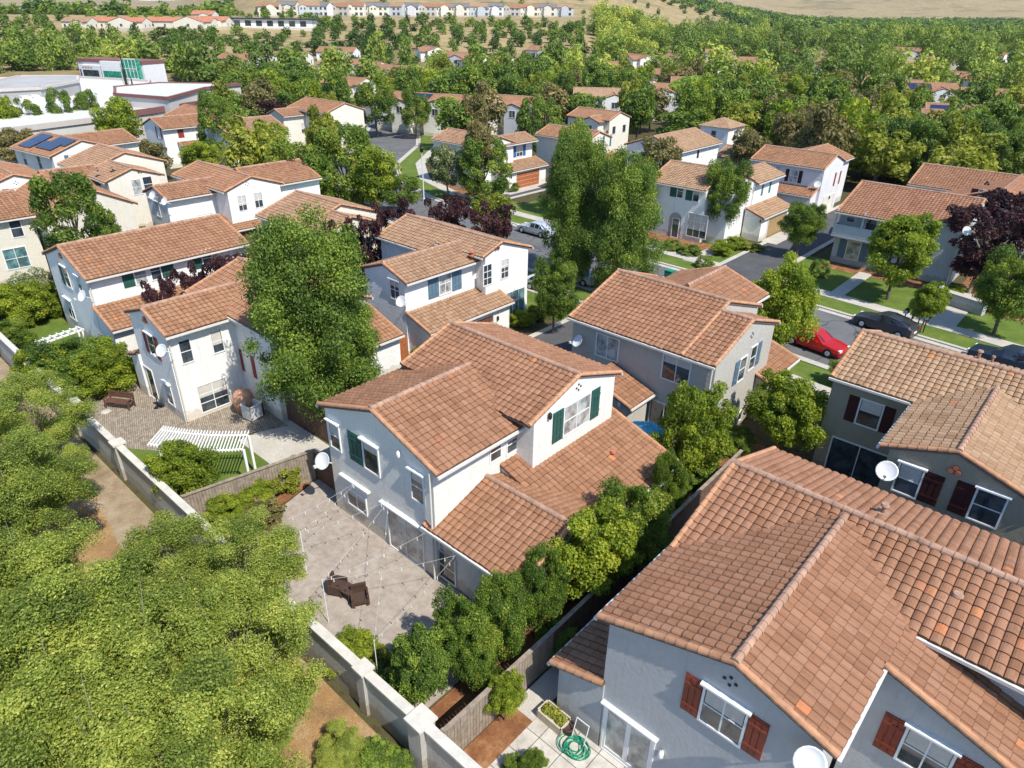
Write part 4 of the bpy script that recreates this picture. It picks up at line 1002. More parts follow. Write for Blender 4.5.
def willow_mesh(n):
    V = []; T = []
    for i in range(n):
        a = rng.random()*6.28; r = rng.random()**.5; x, y = r*math.cos(a), r*math.sin(a); top = .95*math.sqrt(max(0, 1-r*r*.8)); L = rng.uniform(.5, 1.1)*(.4+r)
        tt = rng.uniform(.2, .95)
        for k in range(9):
            z = top-L*k/9; q = .05; th = rng.random()*3.14; dx, dy = q*math.cos(th), q*math.sin(th); jx, jy = rng.normal()*.012, rng.normal()*.012
            V += [(x+jx-dx, y+jy-dy, z), (x+jx+dx, y+jy+dy, z), (x+jx+dx*.4, y+jy+dy*.4, z-L/7), (x+jx-dx*.4, y+jy-dy*.4, z-L/7)]; T.append(tt+rng.normal()*.08)
    Q = np.arange(len(V)).reshape(-1, 4); return npmesh('crown', V, Q, M_['l_willow'], tint=np.clip(T, 0, 1))

def trunk_mesh(spread=.55, forks=6, mat='bark', lean=0):
    """unit trunk: z 0..1 up to the crown centre, limbs reach into the crown"""
    m = MB(); p = [np.array([0, 0, 0.])]
    for k in range(1, 5): p.append(np.array([lean*k/4+rng.normal()*.02, rng.normal()*.02, k*.17]))
    for k in range(4): m.tube(p[k], p[k+1], .062-.008*k, .054-.008*k, 8, caps=(k == 0))
    for f in range(forks):
        a = f*6.28/forks+rng.random()*.6; s = p[rng.integers(2, 5)]
        q1 = s+np.array([math.cos(a)*spread*.35, math.sin(a)*spread*.35, .2]); q2 = q1+np.array([math.cos(a+.3)*spread*.4, math.sin(a+.3)*spread*.4, .28])
        m.tube(s, q1, .028, .02, 6, caps=False); m.tube(q1, q2, .02, .008, 6, caps=False)
        q3 = q1+np.array([math.cos(a-.7)*spread*.3, math.sin(a-.7)*spread*.3, .22]); m.tube(q1, q3, .014, .006, 5, caps=False)
    m.tube(p[4], p[4]+np.array([0.02, .01, .4]), .03, .01, 6, caps=False)
    o = m.build('trunk', mat); me = o.data; bpy.data.objects.remove(o); return me
def twiggy():
    m = MB(); m.tube((0, 0, 0), (0, 0, .5), .06, .05, 8)
    for i in range(46):
        a = rng.random()*6.28; el = rng.uniform(.05, 1.35); L = rng.uniform(.45, .8); p = np.array([0, 0, .45+rng.uniform(0, .15)])
        d = np.array([math.cos(a)*math.cos(el), math.sin(a)*math.cos(el), math.sin(el)*.85]); q = p
        for k in range(4):
            d2 = d+rng.normal(size=3)*.22; r = q+d2*L*.27; m.tube(q, r, .012-.0025*k, .0095-.0025*k, 5, caps=False); q = r
    o = m.build('trunk', 'palebark'); me = o.data; bpy.data.objects.remove(o); return me
TRG = twiggy()
TR = [trunk_mesh() for _ in range(3)]; TRP = trunk_mesh(.7, 7, 'palebark')
CR = {}
def P_(key, kind, n, size, mat, cnt=2, **kw): CR[key] = [crown(kind, n, size, mat, **kw) for _ in range(cnt)]
P_('grove', 'grove', 120000, .023, 'l_grove', 3, flat=.9, shell=.9)
P_('near_mid', 'clump', 60000, .042, 'l_mid', 2, flat=.8, shell=.7)
P_('near_big', 'airy', 130000, .026, 'l_dark', 3, flat=.8, shell=.75)
P_('near_bright', 'clump', 48000, .055, 'l_bright', 2, flat=.8, shell=.75)
P_('near_dark', 'clump', 46000, .055, 'l_dark', 2, flat=.8, shell=.7)
P_('mid', 'oval', 20000, .062, 'l_mid', 3); P_('dark', 'oval', 18000, .062, 'l_dark', 3); P_('bright', 'clump', 18000, .07, 'l_bright', 3)
P_('olive', 'loose', 11000, .085, 'l_olive', 2, flat=.8); P_('yellow', 'loose', 11000, .09, 'l_yellow', 2)
P_('purple', 'vase', 14000, .075, 'l_purple', 2, flat=.8); P_('cone', 'cone', 9000, .08, 'l_dark', 2); P_('spire', 'spire', 7000, .07, 'l_cyp', 2)
P_('bloom', 'loose', 9000, .085, 'l_bloom', 2)
CR['willow'] = [willow_mesh(900)]
for kk, mt in (('f_mid', 'l_mid'), ('f_dark', 'l_dark'), ('f_bright', 'l_bright'), ('f_yellow', 'l_yellow'), ('f_olive', 'l_olive')): P_(kk, 'round', 4200, .125, mt, 3)
P_('f_cone', 'cone', 2200, .16, 'l_dark', 2)

tn = [0]
def tree(x, y, rad, zb, zt, key, label, group=None, name='broadleaf_tree', cat='tree', z0=0, trunk=True, tk=None):
    """a tree standing at x,y: crown between heights zb and zt"""
    tn[0] += 1; k = tn[0]
    e = empty(name, (x, y, z0), random.uniform(0, 6.28)); tag(e, label, cat, group)
    c = link('crown', CR[key][k % len(CR[key])], e, (0, 0, (zb+zt)/2)); c.scale = (rad, rad*random.uniform(.92, 1.08), (zt-zb)/2)
    if trunk:
        t = link('trunk', tk or TR[k % 3], e); h_ = zb+(zt-zb)*.62; t.scale = (max(rad*.8, h_*.25), max(rad*.8, h_*.25), h_)
    return e
def treep(px, py, zc, rad, zt, key, label, zb=None, **kw):
    x, y = at(px, py, zc); return tree(x, y, rad, zb if zb is not None else 2*zc-zt, zt, key, label, **kw)
def shrub(px, py, r, h, key, label, zc=None, z0=0, **kw):
    x, y = at(px, py, h*.5); return tree(x, y, r, -.1, h, key, label, name=kw.pop('name', 'shrub'), cat='shrub', trunk=False, **kw)

# foreground grove outside the wall
GR = [(28, 415, 4.2, 3.0, 6.4, 'uppermost yellow-green tree of the grove, against the dirt path'), (14, 498, 4.2, 3.2, 6.8, 'grove tree at the left edge with its crown spilling over orange leaf litter'),
      (20, 600, 4.2, 3.3, 7.2, 'grove tree at the left edge below the orange leaf litter'), (165, 575, 3.0, 3.0, 5.2, 'rounded grove tree filling the bend of the dirt path'),
      (250, 575, 3.6, 2.6, 5.6, 'grove tree leaning over the wall towards the concrete patio'), (130, 660, 4.4, 3.6, 7.4, 'broad grove tree in the middle of the near thicket'),
      (240, 652, 4.0, 2.9, 6.6, 'grove tree beside the end of the near wall panel'), (40, 700, 4.6, 3.8, 7.6, 'lowest left tree of the grove, at the corner of the view'),
      (175, 745, 4.4, 3.3, 7.2, 'grove tree at the bottom edge, below the broad one'), (-60, 470, 4.5, 3.5, 7, 'grove tree cut off by the left edge, highest up'),
      (-50, 620, 4.5, 3.6, 7.5, 'grove tree cut off by the left edge, near the corner'), (90, 780, 4.4, 3.6, 7.4, 'grove tree mostly below the bottom edge'), (52, 470, 3.0, 1.9, 5.0, 'small grove tree tucked between larger crowns at the dirt path edge')]
for px, py, zc, r, zt, lb in GR: treep(px, py, zc, r, zt, 'grove', lb, tk=TRG, group='grove trees outside the perimeter wall')
for px, py, r, h_, lb in ((338, 750, 1.1, 1.2, 'low yellowing shrub at the bottom edge in orange litter'), (262, 745, 1.2, 1.3, 'weedy shrub between the grove and the orange litter'), (375, 762, .9, .9, 'small green weed clump at the foot of the near wall'), (292, 690, .9, 1.2, 'dark little shrub by the wall foot'), (395, 768, .8, .7, 'lowest weed clump along the near wall')):
    shrub(px, py, r, h_, 'grove' if r > 1 else 'near_dark', lb)

# yard trees, named one by one
TL = [
 (577, 212, 6.4, 4.1, 12.8, .6, 'near_mid', 'left of the two tall street trees above the taupe house', 'broadleaf_tree'),
 (624, 226, 6.0, 4.3, 12.0, .6, 'near_mid', 'right of the two tall street trees above the taupe house', 'broadleaf_tree'),
 (555, 290, 3.6, 2.0, 6.2, 1.2, 'near_mid', 'street tree by the green utility cabinet, under the two tall ones', 'broadleaf_tree'),
 (574, 165, 6.0, 2.5, 11.0, 2, 'mid', 'tall tree rising behind the left tall street tree', 'broadleaf_tree'),
 (725, 195, 5.0, 3.0, 9.0, 2.0, 'near_mid', 'tree in front of the white villa with the arched doorway', 'broadleaf_tree'),
 (803, 226, 3.4, 2.1, 6.0, 1.3, 'near_mid', 'small tree beside the shaded driveway, left of the balcony house', 'broadleaf_tree'),
 (902, 248, 4.6, 3.3, 7.6, 1.6, 'near_bright', 'rounded bright tree on the lawn of the balcony house', 'broadleaf_tree'),
 (930, 302, 2.6, 1.6, 4.2, 1.3, 'near_bright', 'young tree tied to stakes beside the parked dark hatchback', 'broadleaf_tree'),
 (1012, 285, 4.0, 2.8, 6.8, 1.2, 'near_mid', 'green tree at the right edge above the dark sport utility car', 'broadleaf_tree'),
 (785, 302, 4.0, 2.8, 7.2, .7, 'near_bright', 'bright street tree left of the red car', 'broadleaf_tree'),
 (786, 412, 3.0, 2.2, 5.2, .8, 'near_bright', 'bright low tree between the cream gable and the olive-beige house', 'broadleaf_tree'),
 (694, 425, 3.6, 1.9, 6.0, 1.0, 'near_bright', 'bright green tree in front of the taupe house, right of the blue parasol', 'broadleaf_tree'),
 (634, 522, 2.8, 1.8, 4.8, .8, 'near_mid', 'multi-stemmed small tree in the side yard, right of the two', 'broadleaf_tree'),
 (595, 548, 2.8, 2.0, 4.8, .7, 'near_bright', 'multi-stemmed small tree dappling the white end wall', 'broadleaf_tree'),
 (540, 585, 2.4, 1.3, 4.2, .5, 'near_mid', 'uppermost of the pear trees along the slatted fence', 'broadleaf_tree'),
 (500, 615, 2.2, 1.3, 4.0, .5, 'near_mid', 'second pear tree down along the slatted fence', 'broadleaf_tree'),
 (462, 635, 2.1, 1.3, 3.9, .4, 'near_mid', 'third pear tree down along the slatted fence', 'broadleaf_tree'),
 (420, 665, 2.0, 1.25, 3.6, .3, 'near_dark', 'pear tree at the wall corner, lowest along the slatted fence', 'broadleaf_tree'),
 (474, 655, 1.8, 1.0, 3.2, .4, 'near_mid', 'pear tree overhanging the pale fence rail', 'broadleaf_tree'),
 (505, 694, 1.4, .7, 2.3, .6, 'near_bright', 'thin young tree in the leaf-littered bed by the tiled patio', 'broadleaf_tree'),
 (183, 470, 2.0, 1.7, 3.6, .4, 'near_bright', 'glossy lemon tree leaning over the perimeter wall', 'lemon_tree'),
 (492, 214, 3.0, 2.6, 5.4, .9, 'yellow', 'pale yellowish street tree behind the orange-brown roof', 'broadleaf_tree'),
 (447, 168, 4.0, 2.7, 7.0, 1.4, 'bloom', 'cream-flecked tree beside the lamp post', 'broadleaf_tree'),
 (400, 190, 3.0, 2.6, 5.0, 1.2, 'mid', 'round street tree on the bend left of the lamp post', 'broadleaf_tree'),
 (480, 150, 6.6, 2.2, 10.2, 3.4, 'olive', 'tree with rusty top in front of the blue-shuttered corner house', 'broadleaf_tree'),
 (484, 168, 4.5, 3.4, 8.2, 1.2, 'mid', 'green tree beside the rusty-topped one', 'broadleaf_tree'),
 (505, 225, 1.2, .7, 2.2, .7, 'bright', 'tiny sapling on the lawn near the silver car', 'broadleaf_tree'),
 (300, 175, 5.0, 4.2, 9.0, 1, 'mid', 'left tree of the dense trio behind the orange-tan roof', 'broadleaf_tree'),
 (345, 165, 5.4, 4.4, 9.8, 1, 'mid', 'tallest tree of the dense trio behind the orange-tan roof', 'broadleaf_tree'),
 (375, 178, 4.4, 3.2, 8.0, 1, 'bright', 'right tree of the dense trio behind the orange-tan roof', 'broadleaf_tree'),
 (325, 140, 5.0, 3.2, 9.5, 1, 'yellow', 'pale airy tree rising from the dense trio', 'broadleaf_tree'),
 (218, 130, 6.0, 3.2, 11, 1.6, 'mid', 'tall tree between the red-shuttered and the dark-shuttered white houses', 'broadleaf_tree'),
 (270, 150, 4.6, 3.0, 8.2, 1.2, 'bright', 'leafy tree in front of the white house with narrow dark shutters', 'broadleaf_tree'),
 (120, 125, 5.0, 4.4, 9.0, 1.2, 'bright', 'spreading green tree right of the solar roof house', 'broadleaf_tree'),
 (150, 158, 3.0, 3.2, 5.6, .8, 'olive', 'brownish low tree below the red-shuttered white house', 'broadleaf_tree'),
 (200, 158, 3.0, 3.0, 5.2, .8, 'bright', 'bright low tree under the orange porch roof', 'broadleaf_tree'),
 (62, 112, 5.0, 2.6, 8.6, 1.4, 'dark', 'dark tree at the front edge of the big flat white roof', 'broadleaf_tree'),
 (88, 112, 4.5, 2.6, 8.0, 1.4, 'mid', 'green tree right of the dark one at the flat white roof', 'broadleaf_tree'),
 (28, 118, 4.5, 2.6, 7.6, 1.4, 'mid', 'isolated green tree at the left of the flat white roof', 'broadleaf_tree'),
 (5, 118, 5.0, 2.6, 8.4, 1.4, 'bright', 'green tree cut by the left edge at the flat white roof', 'broadleaf_tree'),
 (15, 148, 3.4, 4.0, 6.2, .8, 'olive', 'brownish tree left of the solar roof house', 'broadleaf_tree'),
 (660, 165, 4.6, 3.4, 8.4, 1.2, 'olive', 'olive tree between the white villa and the broad tan roof', 'broadleaf_tree'),
 (640, 190, 4.4, 3.0, 8.0, 1.2, 'yellow', 'yellow-green tree left of the white villa', 'broadleaf_tree'),
 (750, 150, 4.0, 3.0, 7.2, 1.2, 'olive', 'olive tree behind the villa near the square tower', 'broadleaf_tree'),
 (565, 95, 5.5, 3.4, 10.4, 2, 'dark', 'tall dark tree over the porch roofs, left of the white eaves house', 'broadleaf_tree'),
 (545, 130, 5.5, 3.2, 10, 2, 'dark', 'tall dark tree right of the blue-shuttered corner house', 'broadleaf_tree'),
 (475, 118, 5.5, 3.2, 10, 2, 'olive', 'mottled tree before the far cream house with blue window', 'broadleaf_tree'),
 (415, 108, 5.5, 3.0, 10, 2, 'mid', 'green tree hiding the left end of the solar-panelled house', 'broadleaf_tree'),
 (375, 105, 5.8, 4.4, 11, 2, 'mid', 'tall full tree right of the hip-ended rose roof', 'broadleaf_tree'),
 (330, 110, 4.5, 2.6, 8, 1.5, 'yellow', 'pale thin tree before the hip-ended rose roof', 'broadleaf_tree'),
 (640, 105, 5.5, 3.6, 10, 2, 'dark', 'dark tree left of the weeping willow', 'broadleaf_tree'),
]
for px, py, zc, r, zt, zb, key, lb, nm in TL: treep(px, py, zc, r, zt, 'near_big' if key == 'near_mid' and r > 3 else key, lb, zb=zb, name=nm)
tree(-11.7, 23.8, .95, .7, 4.5, 'near_mid', 'slim citrus tree hugging the corner of the middle house roof')
tree(-62, 16.7, 2.8, 3.4, 10.2, 'mid', 'tall narrow tree before the cream end wall, left of the long white house')
tree(-61, 18.6, 1.5, 2.0, 7.2, 'near_dark', 'small dark tree against the cream end wall')
for px_, py_, x_, r_, zb_, zt_, lb_ in ((310, 296, -30.2, 4.6, 2.0, 12.4, 'large dense tree between the small paved yard and the middle house'), (342, 342, -30.4, 2.9, 1.2, 8.0, 'lower tree against the right side of the large dense one')):
    tree(x_, onx(px_, py_, x_)[0], r_, zb_, zt_, 'near_big', lb_)
treep(697, 98, 4.5, 7.2, 9.5, 'willow', 'weeping willow with hanging yellow-green curtains', zb=0, name='willow_tree')
for px, py, r, zt, lb in ((985, 245, 3.6, 7.4, 'broad dark plum tree shading the gable of the balcony house'), (1015, 228, 3.4, 7.6, 'broad dark plum tree at the right edge'), (275, 115, 3.2, 7, 'dark purple tree left of the hip-ended rose roof')):
    treep(px, py, zt*.6, r, zt, 'purple', lb, zb=zt*.2, name='plum_tree', tk=TRP)
for x, y, r, zt, lb in ((-45.3, 30.0, 1.7, 6.8, 'slim dark plum tree beside the cream gable, lowest of the row'), (-45.2, 32.6, 1.8, 7.2, 'dark plum tree, second of the row beside the cream gable'), (-45.5, 36.0, 2.1, 7.4, 'dark plum tree, third of the row beside the cream gable'), (-44.6, 40.8, 2.4, 7.2, 'plum tree behind the left end of the orange-brown roof'), (-41.0, 42.6, 2.4, 6.8, 'plum tree nearest the street above the orange-brown roof'), (-44.7, 15.6, 1.4, 6.2, 'low plum bush over the orange porch roof, nearest the arbour'), (-44.6, 18.2, 1.5, 6.5, 'second plum bush over the orange porch roof'), (-44.8, 21.0, 1.6, 6.7, 'plum bush between two rose roofs, third in line'), (-46.4, 25.6, 2.1, 7.0, 'plum tree at the far end of the long white house')):
    tree(x, y, r, zt*.2, zt, 'purple', lb, name='plum_tree', tk=TRP)
tree(-32.9, 27.2, .85, -.1, 1.5, 'near_bright', 'bright clipped shrub by the brown side gate', name='shrub', cat='shrub', trunk=False)
for px, py, zt, lb in ((133, 112, 13, 'tallest cypress, standing alone before the low commercial roof'), (140, 118, 9, 'short cypress beside the tallest one'), (223, 112, 10, 'left cypress of the close pair'), (234, 111, 10.5, 'right cypress of the close pair')):
    x, y = at(px, py, 1); tree(x, y, 1.3, .2, zt, 'spire', lb, name='cypress_tree', group='cypresses beside the commercial block')
for px, py, r, h_, key, lb in ((75, 362, 2.6, 3.4, 'near_mid', 'big rounded hedge shrub left of the paved yard'), (103, 368, 2.2, 3.2, 'near_bright', 'hedge shrub beside the corner of the paved yard'), (45, 368, 2.0, 3.0, 'near_bright', 'hedge shrub right of the little white arbour'), (60, 385, 1.6, 2.2, 'near_mid', 'shrub just inside the perimeter wall, left of the pavers'),
        (15, 305, 2.6, 3.6, 'near_bright', 'tall shrub at the left edge beside the small lawn'), (42, 300, 1.8, 2.8, 'near_bright', 'bright shrub at the end of the small lawn'), (8, 335, 1.6, 2.4, 'near_mid', 'shrub at the left edge below the taller one'), (26, 285, 1.8, 3.0, 'bloom', 'flowering shrub against the mottled-roof house'),
        (256, 497, 1.2, 1.4, 'near_bright', 'yellow-green shrub beside the weathered fence'), (282, 478, 1.2, 1.4, 'yellow', 'sprawling shrub in the bed at the patio corner'), (262, 515, 1.2, 1.2, 'olive', 'dry low shrub in the bed at the patio corner'), (225, 510, 1.2, 1.3, 'near_bright', 'leafy shrub beside the lemon tree'), (306, 462, .9, 1.3, 'near_mid', 'little green shrub at the fence end'),
        (352, 650, 1.2, 1.2, 'near_bright', 'spiky yellow-green shrub inside the near wall'), (372, 665, 1.0, 1.1, 'yellow', 'second yellow-green shrub inside the near wall'), (390, 680, .9, 1.0, 'near_mid', 'low dark shrub at the near wall pier'),
        (522, 318, 1.1, 1.3, 'near_bright', 'clipped hedge under the teal windows'), (536, 312, 1.0, 1.2, 'near_bright', 'second clipped hedge under the teal windows'), (722, 248, 1.4, 1.4, 'bright', 'clipped bright hedge before the villa garage'), (736, 243, 1.3, 1.3, 'bright', 'second clipped hedge before the villa garage'), (755, 247, 1.3, .8, 'yellow', 'low yellow-green ground shrub by the villa driveway'),
        (690, 250, 1.2, 1.0, 'dark', 'dark shrub below the villa bay window'), (672, 245, 1.2, 1.0, 'dark', 'dark shrub by the villa arched door'), (705, 262, 1.0, 1.2, 'dark', 'round dark shrub at the villa tree'), (490, 190, 1.8, 1.5, 'dark', 'dark hedge before the blue-shuttered corner house'), (508, 186, 1.6, 1.4, 'mid', 'green hedge beside the wood garage door'), (470, 198, 1.8, 1.2, 'bloom', 'flowering shrub bed on the corner'),
        (820, 268, 1.0, 1.6, 'dark', 'dark shrub at the foot of the balcony house'), (938, 288, .9, 1.0, 'mid', 'small shrub below the plum shadow'), (988, 300, 1.2, 1.8, 'near_mid', 'conical shrub behind the low pale garden wall'), (955, 290, .8, .9, 'bright', 'little shrub by the red mulch'),
        (672, 488, 1.2, 1.0, 'near_dark', 'dark shrub in the shaded side yard'), (700, 475, 1.4, 1.6, 'near_dark', 'shaded shrub under the bright green tree'), (735, 440, 1.3, 1.6, 'near_mid', 'shrub below the cream gable'), (560, 640, 1.0, 1.4, 'near_dark', 'dark shrub in the deep side yard shade'), (533, 762, .5, .9, 'near_mid', 'potted rose at the bottom edge of the tiled patio'), (515, 765, .45, .7, 'near_mid', 'low rose at the bottom edge of the tiled patio'),
        (181, 224, 1.0, 1.6, 'bright', 'bright shrub at the dish-covered end wall'), (152, 240, 1.6, 2.6, 'yellow', 'yellow shrub between the two rose roofs'), (120, 200, 1.8, 3.2, 'yellow', 'pale wispy shrub against the cream gabled house'), (105, 195, 1.6, 3.0, 'mid', 'green shrub at the corner of the orange-tan roof house'),
        (770, 380, 1.1, 1.4, 'near_mid', 'shrub beside the porch roof near the red car'), (845, 372, 1.2, 2.2, 'near_bright', 'bright shrub peeking over the tan roof'), (22, 355, .4, 1.6, 'spire', 'slim little conifer left in a row of three on the lawn'), (34, 357, .4, 1.6, 'spire', 'middle slim little conifer in a row of three on the lawn'), (12, 350, .4, 1.6, 'spire', 'slim little conifer nearest the left edge on the lawn')):
    shrub(px, py, r, h_, key, lb)

# =============== far buildings
occupied = []   # footprints (x, y, radius) trees keep clear of
for o in list(C.objects):
    if o.parent is None and o.get('category') in ('house',): occupied.append((o.location.x, o.location.y, 9.5))
def far_house(px, py, zc, w_, d_, rz, label, roof='r_clay', wall='cream', st=2, group='tiled houses among the far trees', red=None, dz=0):
    x, y = hit(px, py, zc); g = float(terrain(x, y)) if dz is None else dz
    occupied.append((x, y, max(w_, d_)*.6))
    h = House(label, org=(x, y), wall=wall, roof=roof, lod=2, rz=R(rz), group=group)
    e = 5.8 if st == 2 else 3.2
    h.gable('X', (x-w_/2, x+w_/2), (y-d_*.42, y+d_*.42), y, e+d_*.42*PT, z0=-4)
    h.gable('Y', (y-d_*.62, y+d_*.1), (x-w_*.05, x+w_*.42), x+w_*.18, e-.2+w_*.235*PT, rake=(1, 0), z0=-4)
    yw = y-d_*.42+.38; xw = x+w_/2-.1
    for dx in (-w_*.38, -w_*.2):
        h.window('y-', yw, uz=(x+dx, e-1.6), w=.9, h=1.2, rows=1)
    for dy in (-d_*.2, d_*.18): h.window('x+', xw, uz=(y+dy, e-1.6), w=.9, h=1.2, rows=1)
    h.window('y-', y-d_*.62+.1, uz=(x+w_*.18, e-1.4), w=1.2, h=1.2, cols=2, rows=1)
    if 'solar' in label:
        n_ = math.hypot(1, PT); h.solar((x-w_*.44, y-d_*.40, e+.05), (1, 0, 0), (0, 1/n_, PT/n_), int(w_*.42), 2)
    o = h.finish(); o.location.z = g; HP.append((*proj((x, y, 5+g))[:2], w_, math.hypot(x, y)))
    return h
HP = []
FH = [(603, 92, 6.5, 13, 10, 38, 'r_tan', 'white', 'white house with long eaves and paired dark windows behind the cream villa'), (655, 85, 7, 15, 11, 30, 'r_clay', 'lav', 'rose-roofed house behind the willow, left of the dark trees'),
      (690, 82, 6, 10, 9, 30, 'r_clay', 'cream', 'rose-roofed house directly above the willow'), (598, 128, 5, 9, 8, 0, 'r_clay', 'warm', 'small gabled house squeezed behind the porch roofs'),
      (755, 92, 6, 9, 8, 20, 'r_clay', 'white', 'white house with small lower wing behind the square tower'), (750, 62, 6.5, 14, 10, 20, 'r_clay', 'white', 'white-walled house at the tree line above the villa'), (700, 66, 6.5, 14, 10, 15, 'r_clay', 'white', 'bright white house half hidden left of the tree line villa'),
      (470, 102, 6, 12, 9, 20, 'r_clay', 'cream', 'cream house with broad rose roof behind the rusty-topped tree'), (515, 102, 6, 9, 9, 20, 'r_clay', 'slate', 'pale slate house behind the rusty-topped tree'), (437, 100, 6, 13, 9, 20, 'r_clay', 'cream', 'solar-panelled house beside the far street bend'), (405, 98, 6, 10, 9, 20, 'r_clay', 'cream', 'house at the end of the far street bend'),
      (893, 82, 6.5, 14, 10, 10, 'r_clay', 'white', 'far right house with a dark solar roof, left of the pair'), (930, 86, 6.5, 12, 10, 25, 'r_clay', 'white', 'far right white house facing the solar roof one'), (905, 118, 5.5, 12, 9, 30, 'r_clay', 'slate', 'pale slate-walled house behind the dark tree row'), (965, 112, 6, 14, 10, 20, 'r_clay', 'cream', 'solar-roofed house above the dark tree row'), (998, 95, 6, 16, 10, 20, 'r_clay', 'slate', 'slate-walled house at the right edge'), (1018, 112, 6, 12, 10, 10, 'r_clay', 'cream', 'rose-roofed house cut by the right edge'), (985, 78, 6, 14, 9, 0, 'r_clay', 'cream', 'low rose roof above the slate-walled house')]
for px, py, zc, w_, d_, rz, rf, wl, lb in FH: far_house(px, py, zc, w_, d_, rz, lb, rf, wl)
for px, py, w_ in ((277, 53, 24), (345, 60, 17), (372, 62, 15), (393, 66, 14), (338, 48, 15), (432, 47, 16), (458, 53, 16), (476, 57, 14), (500, 58, 16), (545, 47, 14), (600, 62, 13), (680, 55, 13), (720, 50, 14), (640, 78, 13), (775, 42, 14), (890, 20, 20), (815, 38, 15), (955, 72, 15), (870, 72, 13), (240, 55, 16), (640, 55, 15), (705, 66, 14), (748, 58, 14), (800, 50, 15), (832, 62, 14), (905, 48, 15), (942, 58, 14), (990, 52, 16), (1012, 66, 14), (860, 92, 14), (790, 80, 13), (818, 90, 13), (606, 74, 13), (574, 76, 13), (522, 76, 13), (490, 72, 13), (452, 76, 13), (412, 76, 13), (302, 70, 14), (348, 78, 13), (664, 70, 13), (925, 70, 13)):
    far_house(px, py, 4.5, w_, 11, random.choice((-25, -10, 15, 35)), 'distant rose-roofed house poking out of the green tree belt', 'r_clay', random.choice(('cream', 'white', 'lav')), st=1, group='distant rose-roofed houses in the tree belt', dz=None)
# orange-roofed schools or halls on the rise at left
for px, py, w_, rf, lb in ((118, 20, 34, 'r_far', 'long orange-roofed building on the rise, left of two'), (182, 20, 40, 'r_far', 'long orange-roofed building on the rise, right of two'), (80, 20, 15, 'r_tan', 'tan-roofed pale house beside the orange roofs'), (205, 13, 14, 'r_far', 'orange-red roof topping the far trees'), (215, 19, 18, 'r_far', 'orange roof next to the white flat school')):
    x, y = at(px, py, 12); h = far_house(px, py+2, 3, w_*.8, 12, 42, lb, rf, 'beige', st=1, group='orange-roofed buildings on the rise', dz=None)
# row of pale houses along the hill shoulder
for k, px in enumerate([272+i*17+random.randint(-3, 3) for i in range(18)]):
    x, y = hit(px, 16.5); g = float(terrain(x, y))
    h = House('pale two-storey house in the row along the golden hill shoulder', org=(x, y), wall=['warm', 'beige', 'slate', 'lav', 'grey'][k % 5], roof=['r_clay', 'r_slate', 'r_slate', 'r_clay', 'r_tan'][(k*2) % 5], lod=2, rz=R(42+random.uniform(-14, 14)), group='houses in a row on the hill shoulder')
    q_ = random.uniform(6.6, 9.2); v_ = random.choice((-1, 1)); h.gable('X', (x-q_, x+q_), (y-5.5, y+5.5), y, random.uniform(7.6, 9), pt=.42, z0=-4); h.gable('Y', (y-7, y), (x-3+2*v_, x+3+2*v_), x+2*v_, random.uniform(6.8, 7.8), pt=.42, rake=(1, 0), z0=-4)
    for dx in (-3, -.8): h.window('y-', y-6.9, uz=(x+dx, 4.6), w=1.0, h=1.3, rows=1)
    for dx in (-7, 2.8, 6): h.window('y-', y-5.12, uz=(x+dx, 4.7), w=1.7, h=1.5, rows=1); h.window('y-', y-5.12, uz=(x+dx, 1.6), w=1.9, h=1.8, rows=1)
    o = h.finish(); o.location.z = g; occupied.append((x, y, 9))
# the square tower-like wing near the willow
h = House('small square white tower house with hipped tile cap', org=(-52, 109), wall='white', roof='r_tan', lod=1)
m = MB(); x0, x1, y0, y1 = -55.2, -49.6, 104.5, 110.5; cx, cy = (x0+x1)/2, (y0+y1)/2
h.w.b2(x0+.4, x1-.4, y0+.4, y1-.4, 0, 6.4)
n_ = 1
V4 = [(x0, y0, 6.3), (x1, y0, 6.3), (x1, y1, 6.3), (x0, y1, 6.3), (cx, cy, 7.5)]
for a, b in ((0, 1), (1, 2), (2, 3), (3, 0)):
    P0, P1, P2 = np.array(V4[a]), np.array(V4[b]), np.array(V4[4])
    h.V.append(np.array([P0, P1, (P1+P2)/2*.0+P2, P2+(0, 0, .001)])); h.Q.append(np.array([[0, 1, 2, 3]])+h.nv); h.nv += 4; h.UV.append(np.array([[0, 0], [19, 0], [10, 10], [9, 10]], float))
h.window('x+', x1-.39, uz=(107.5, 5.0), w=.8, h=1.4); h.window('y-', y0+.39, uz=(-52.4, 5.0), w=.8, h=1.4)
h.gable('X', (-49.8, -42), (101, 108), 104.5, 3.9)
h.finish(); occupied.append((-50, 107, 8))

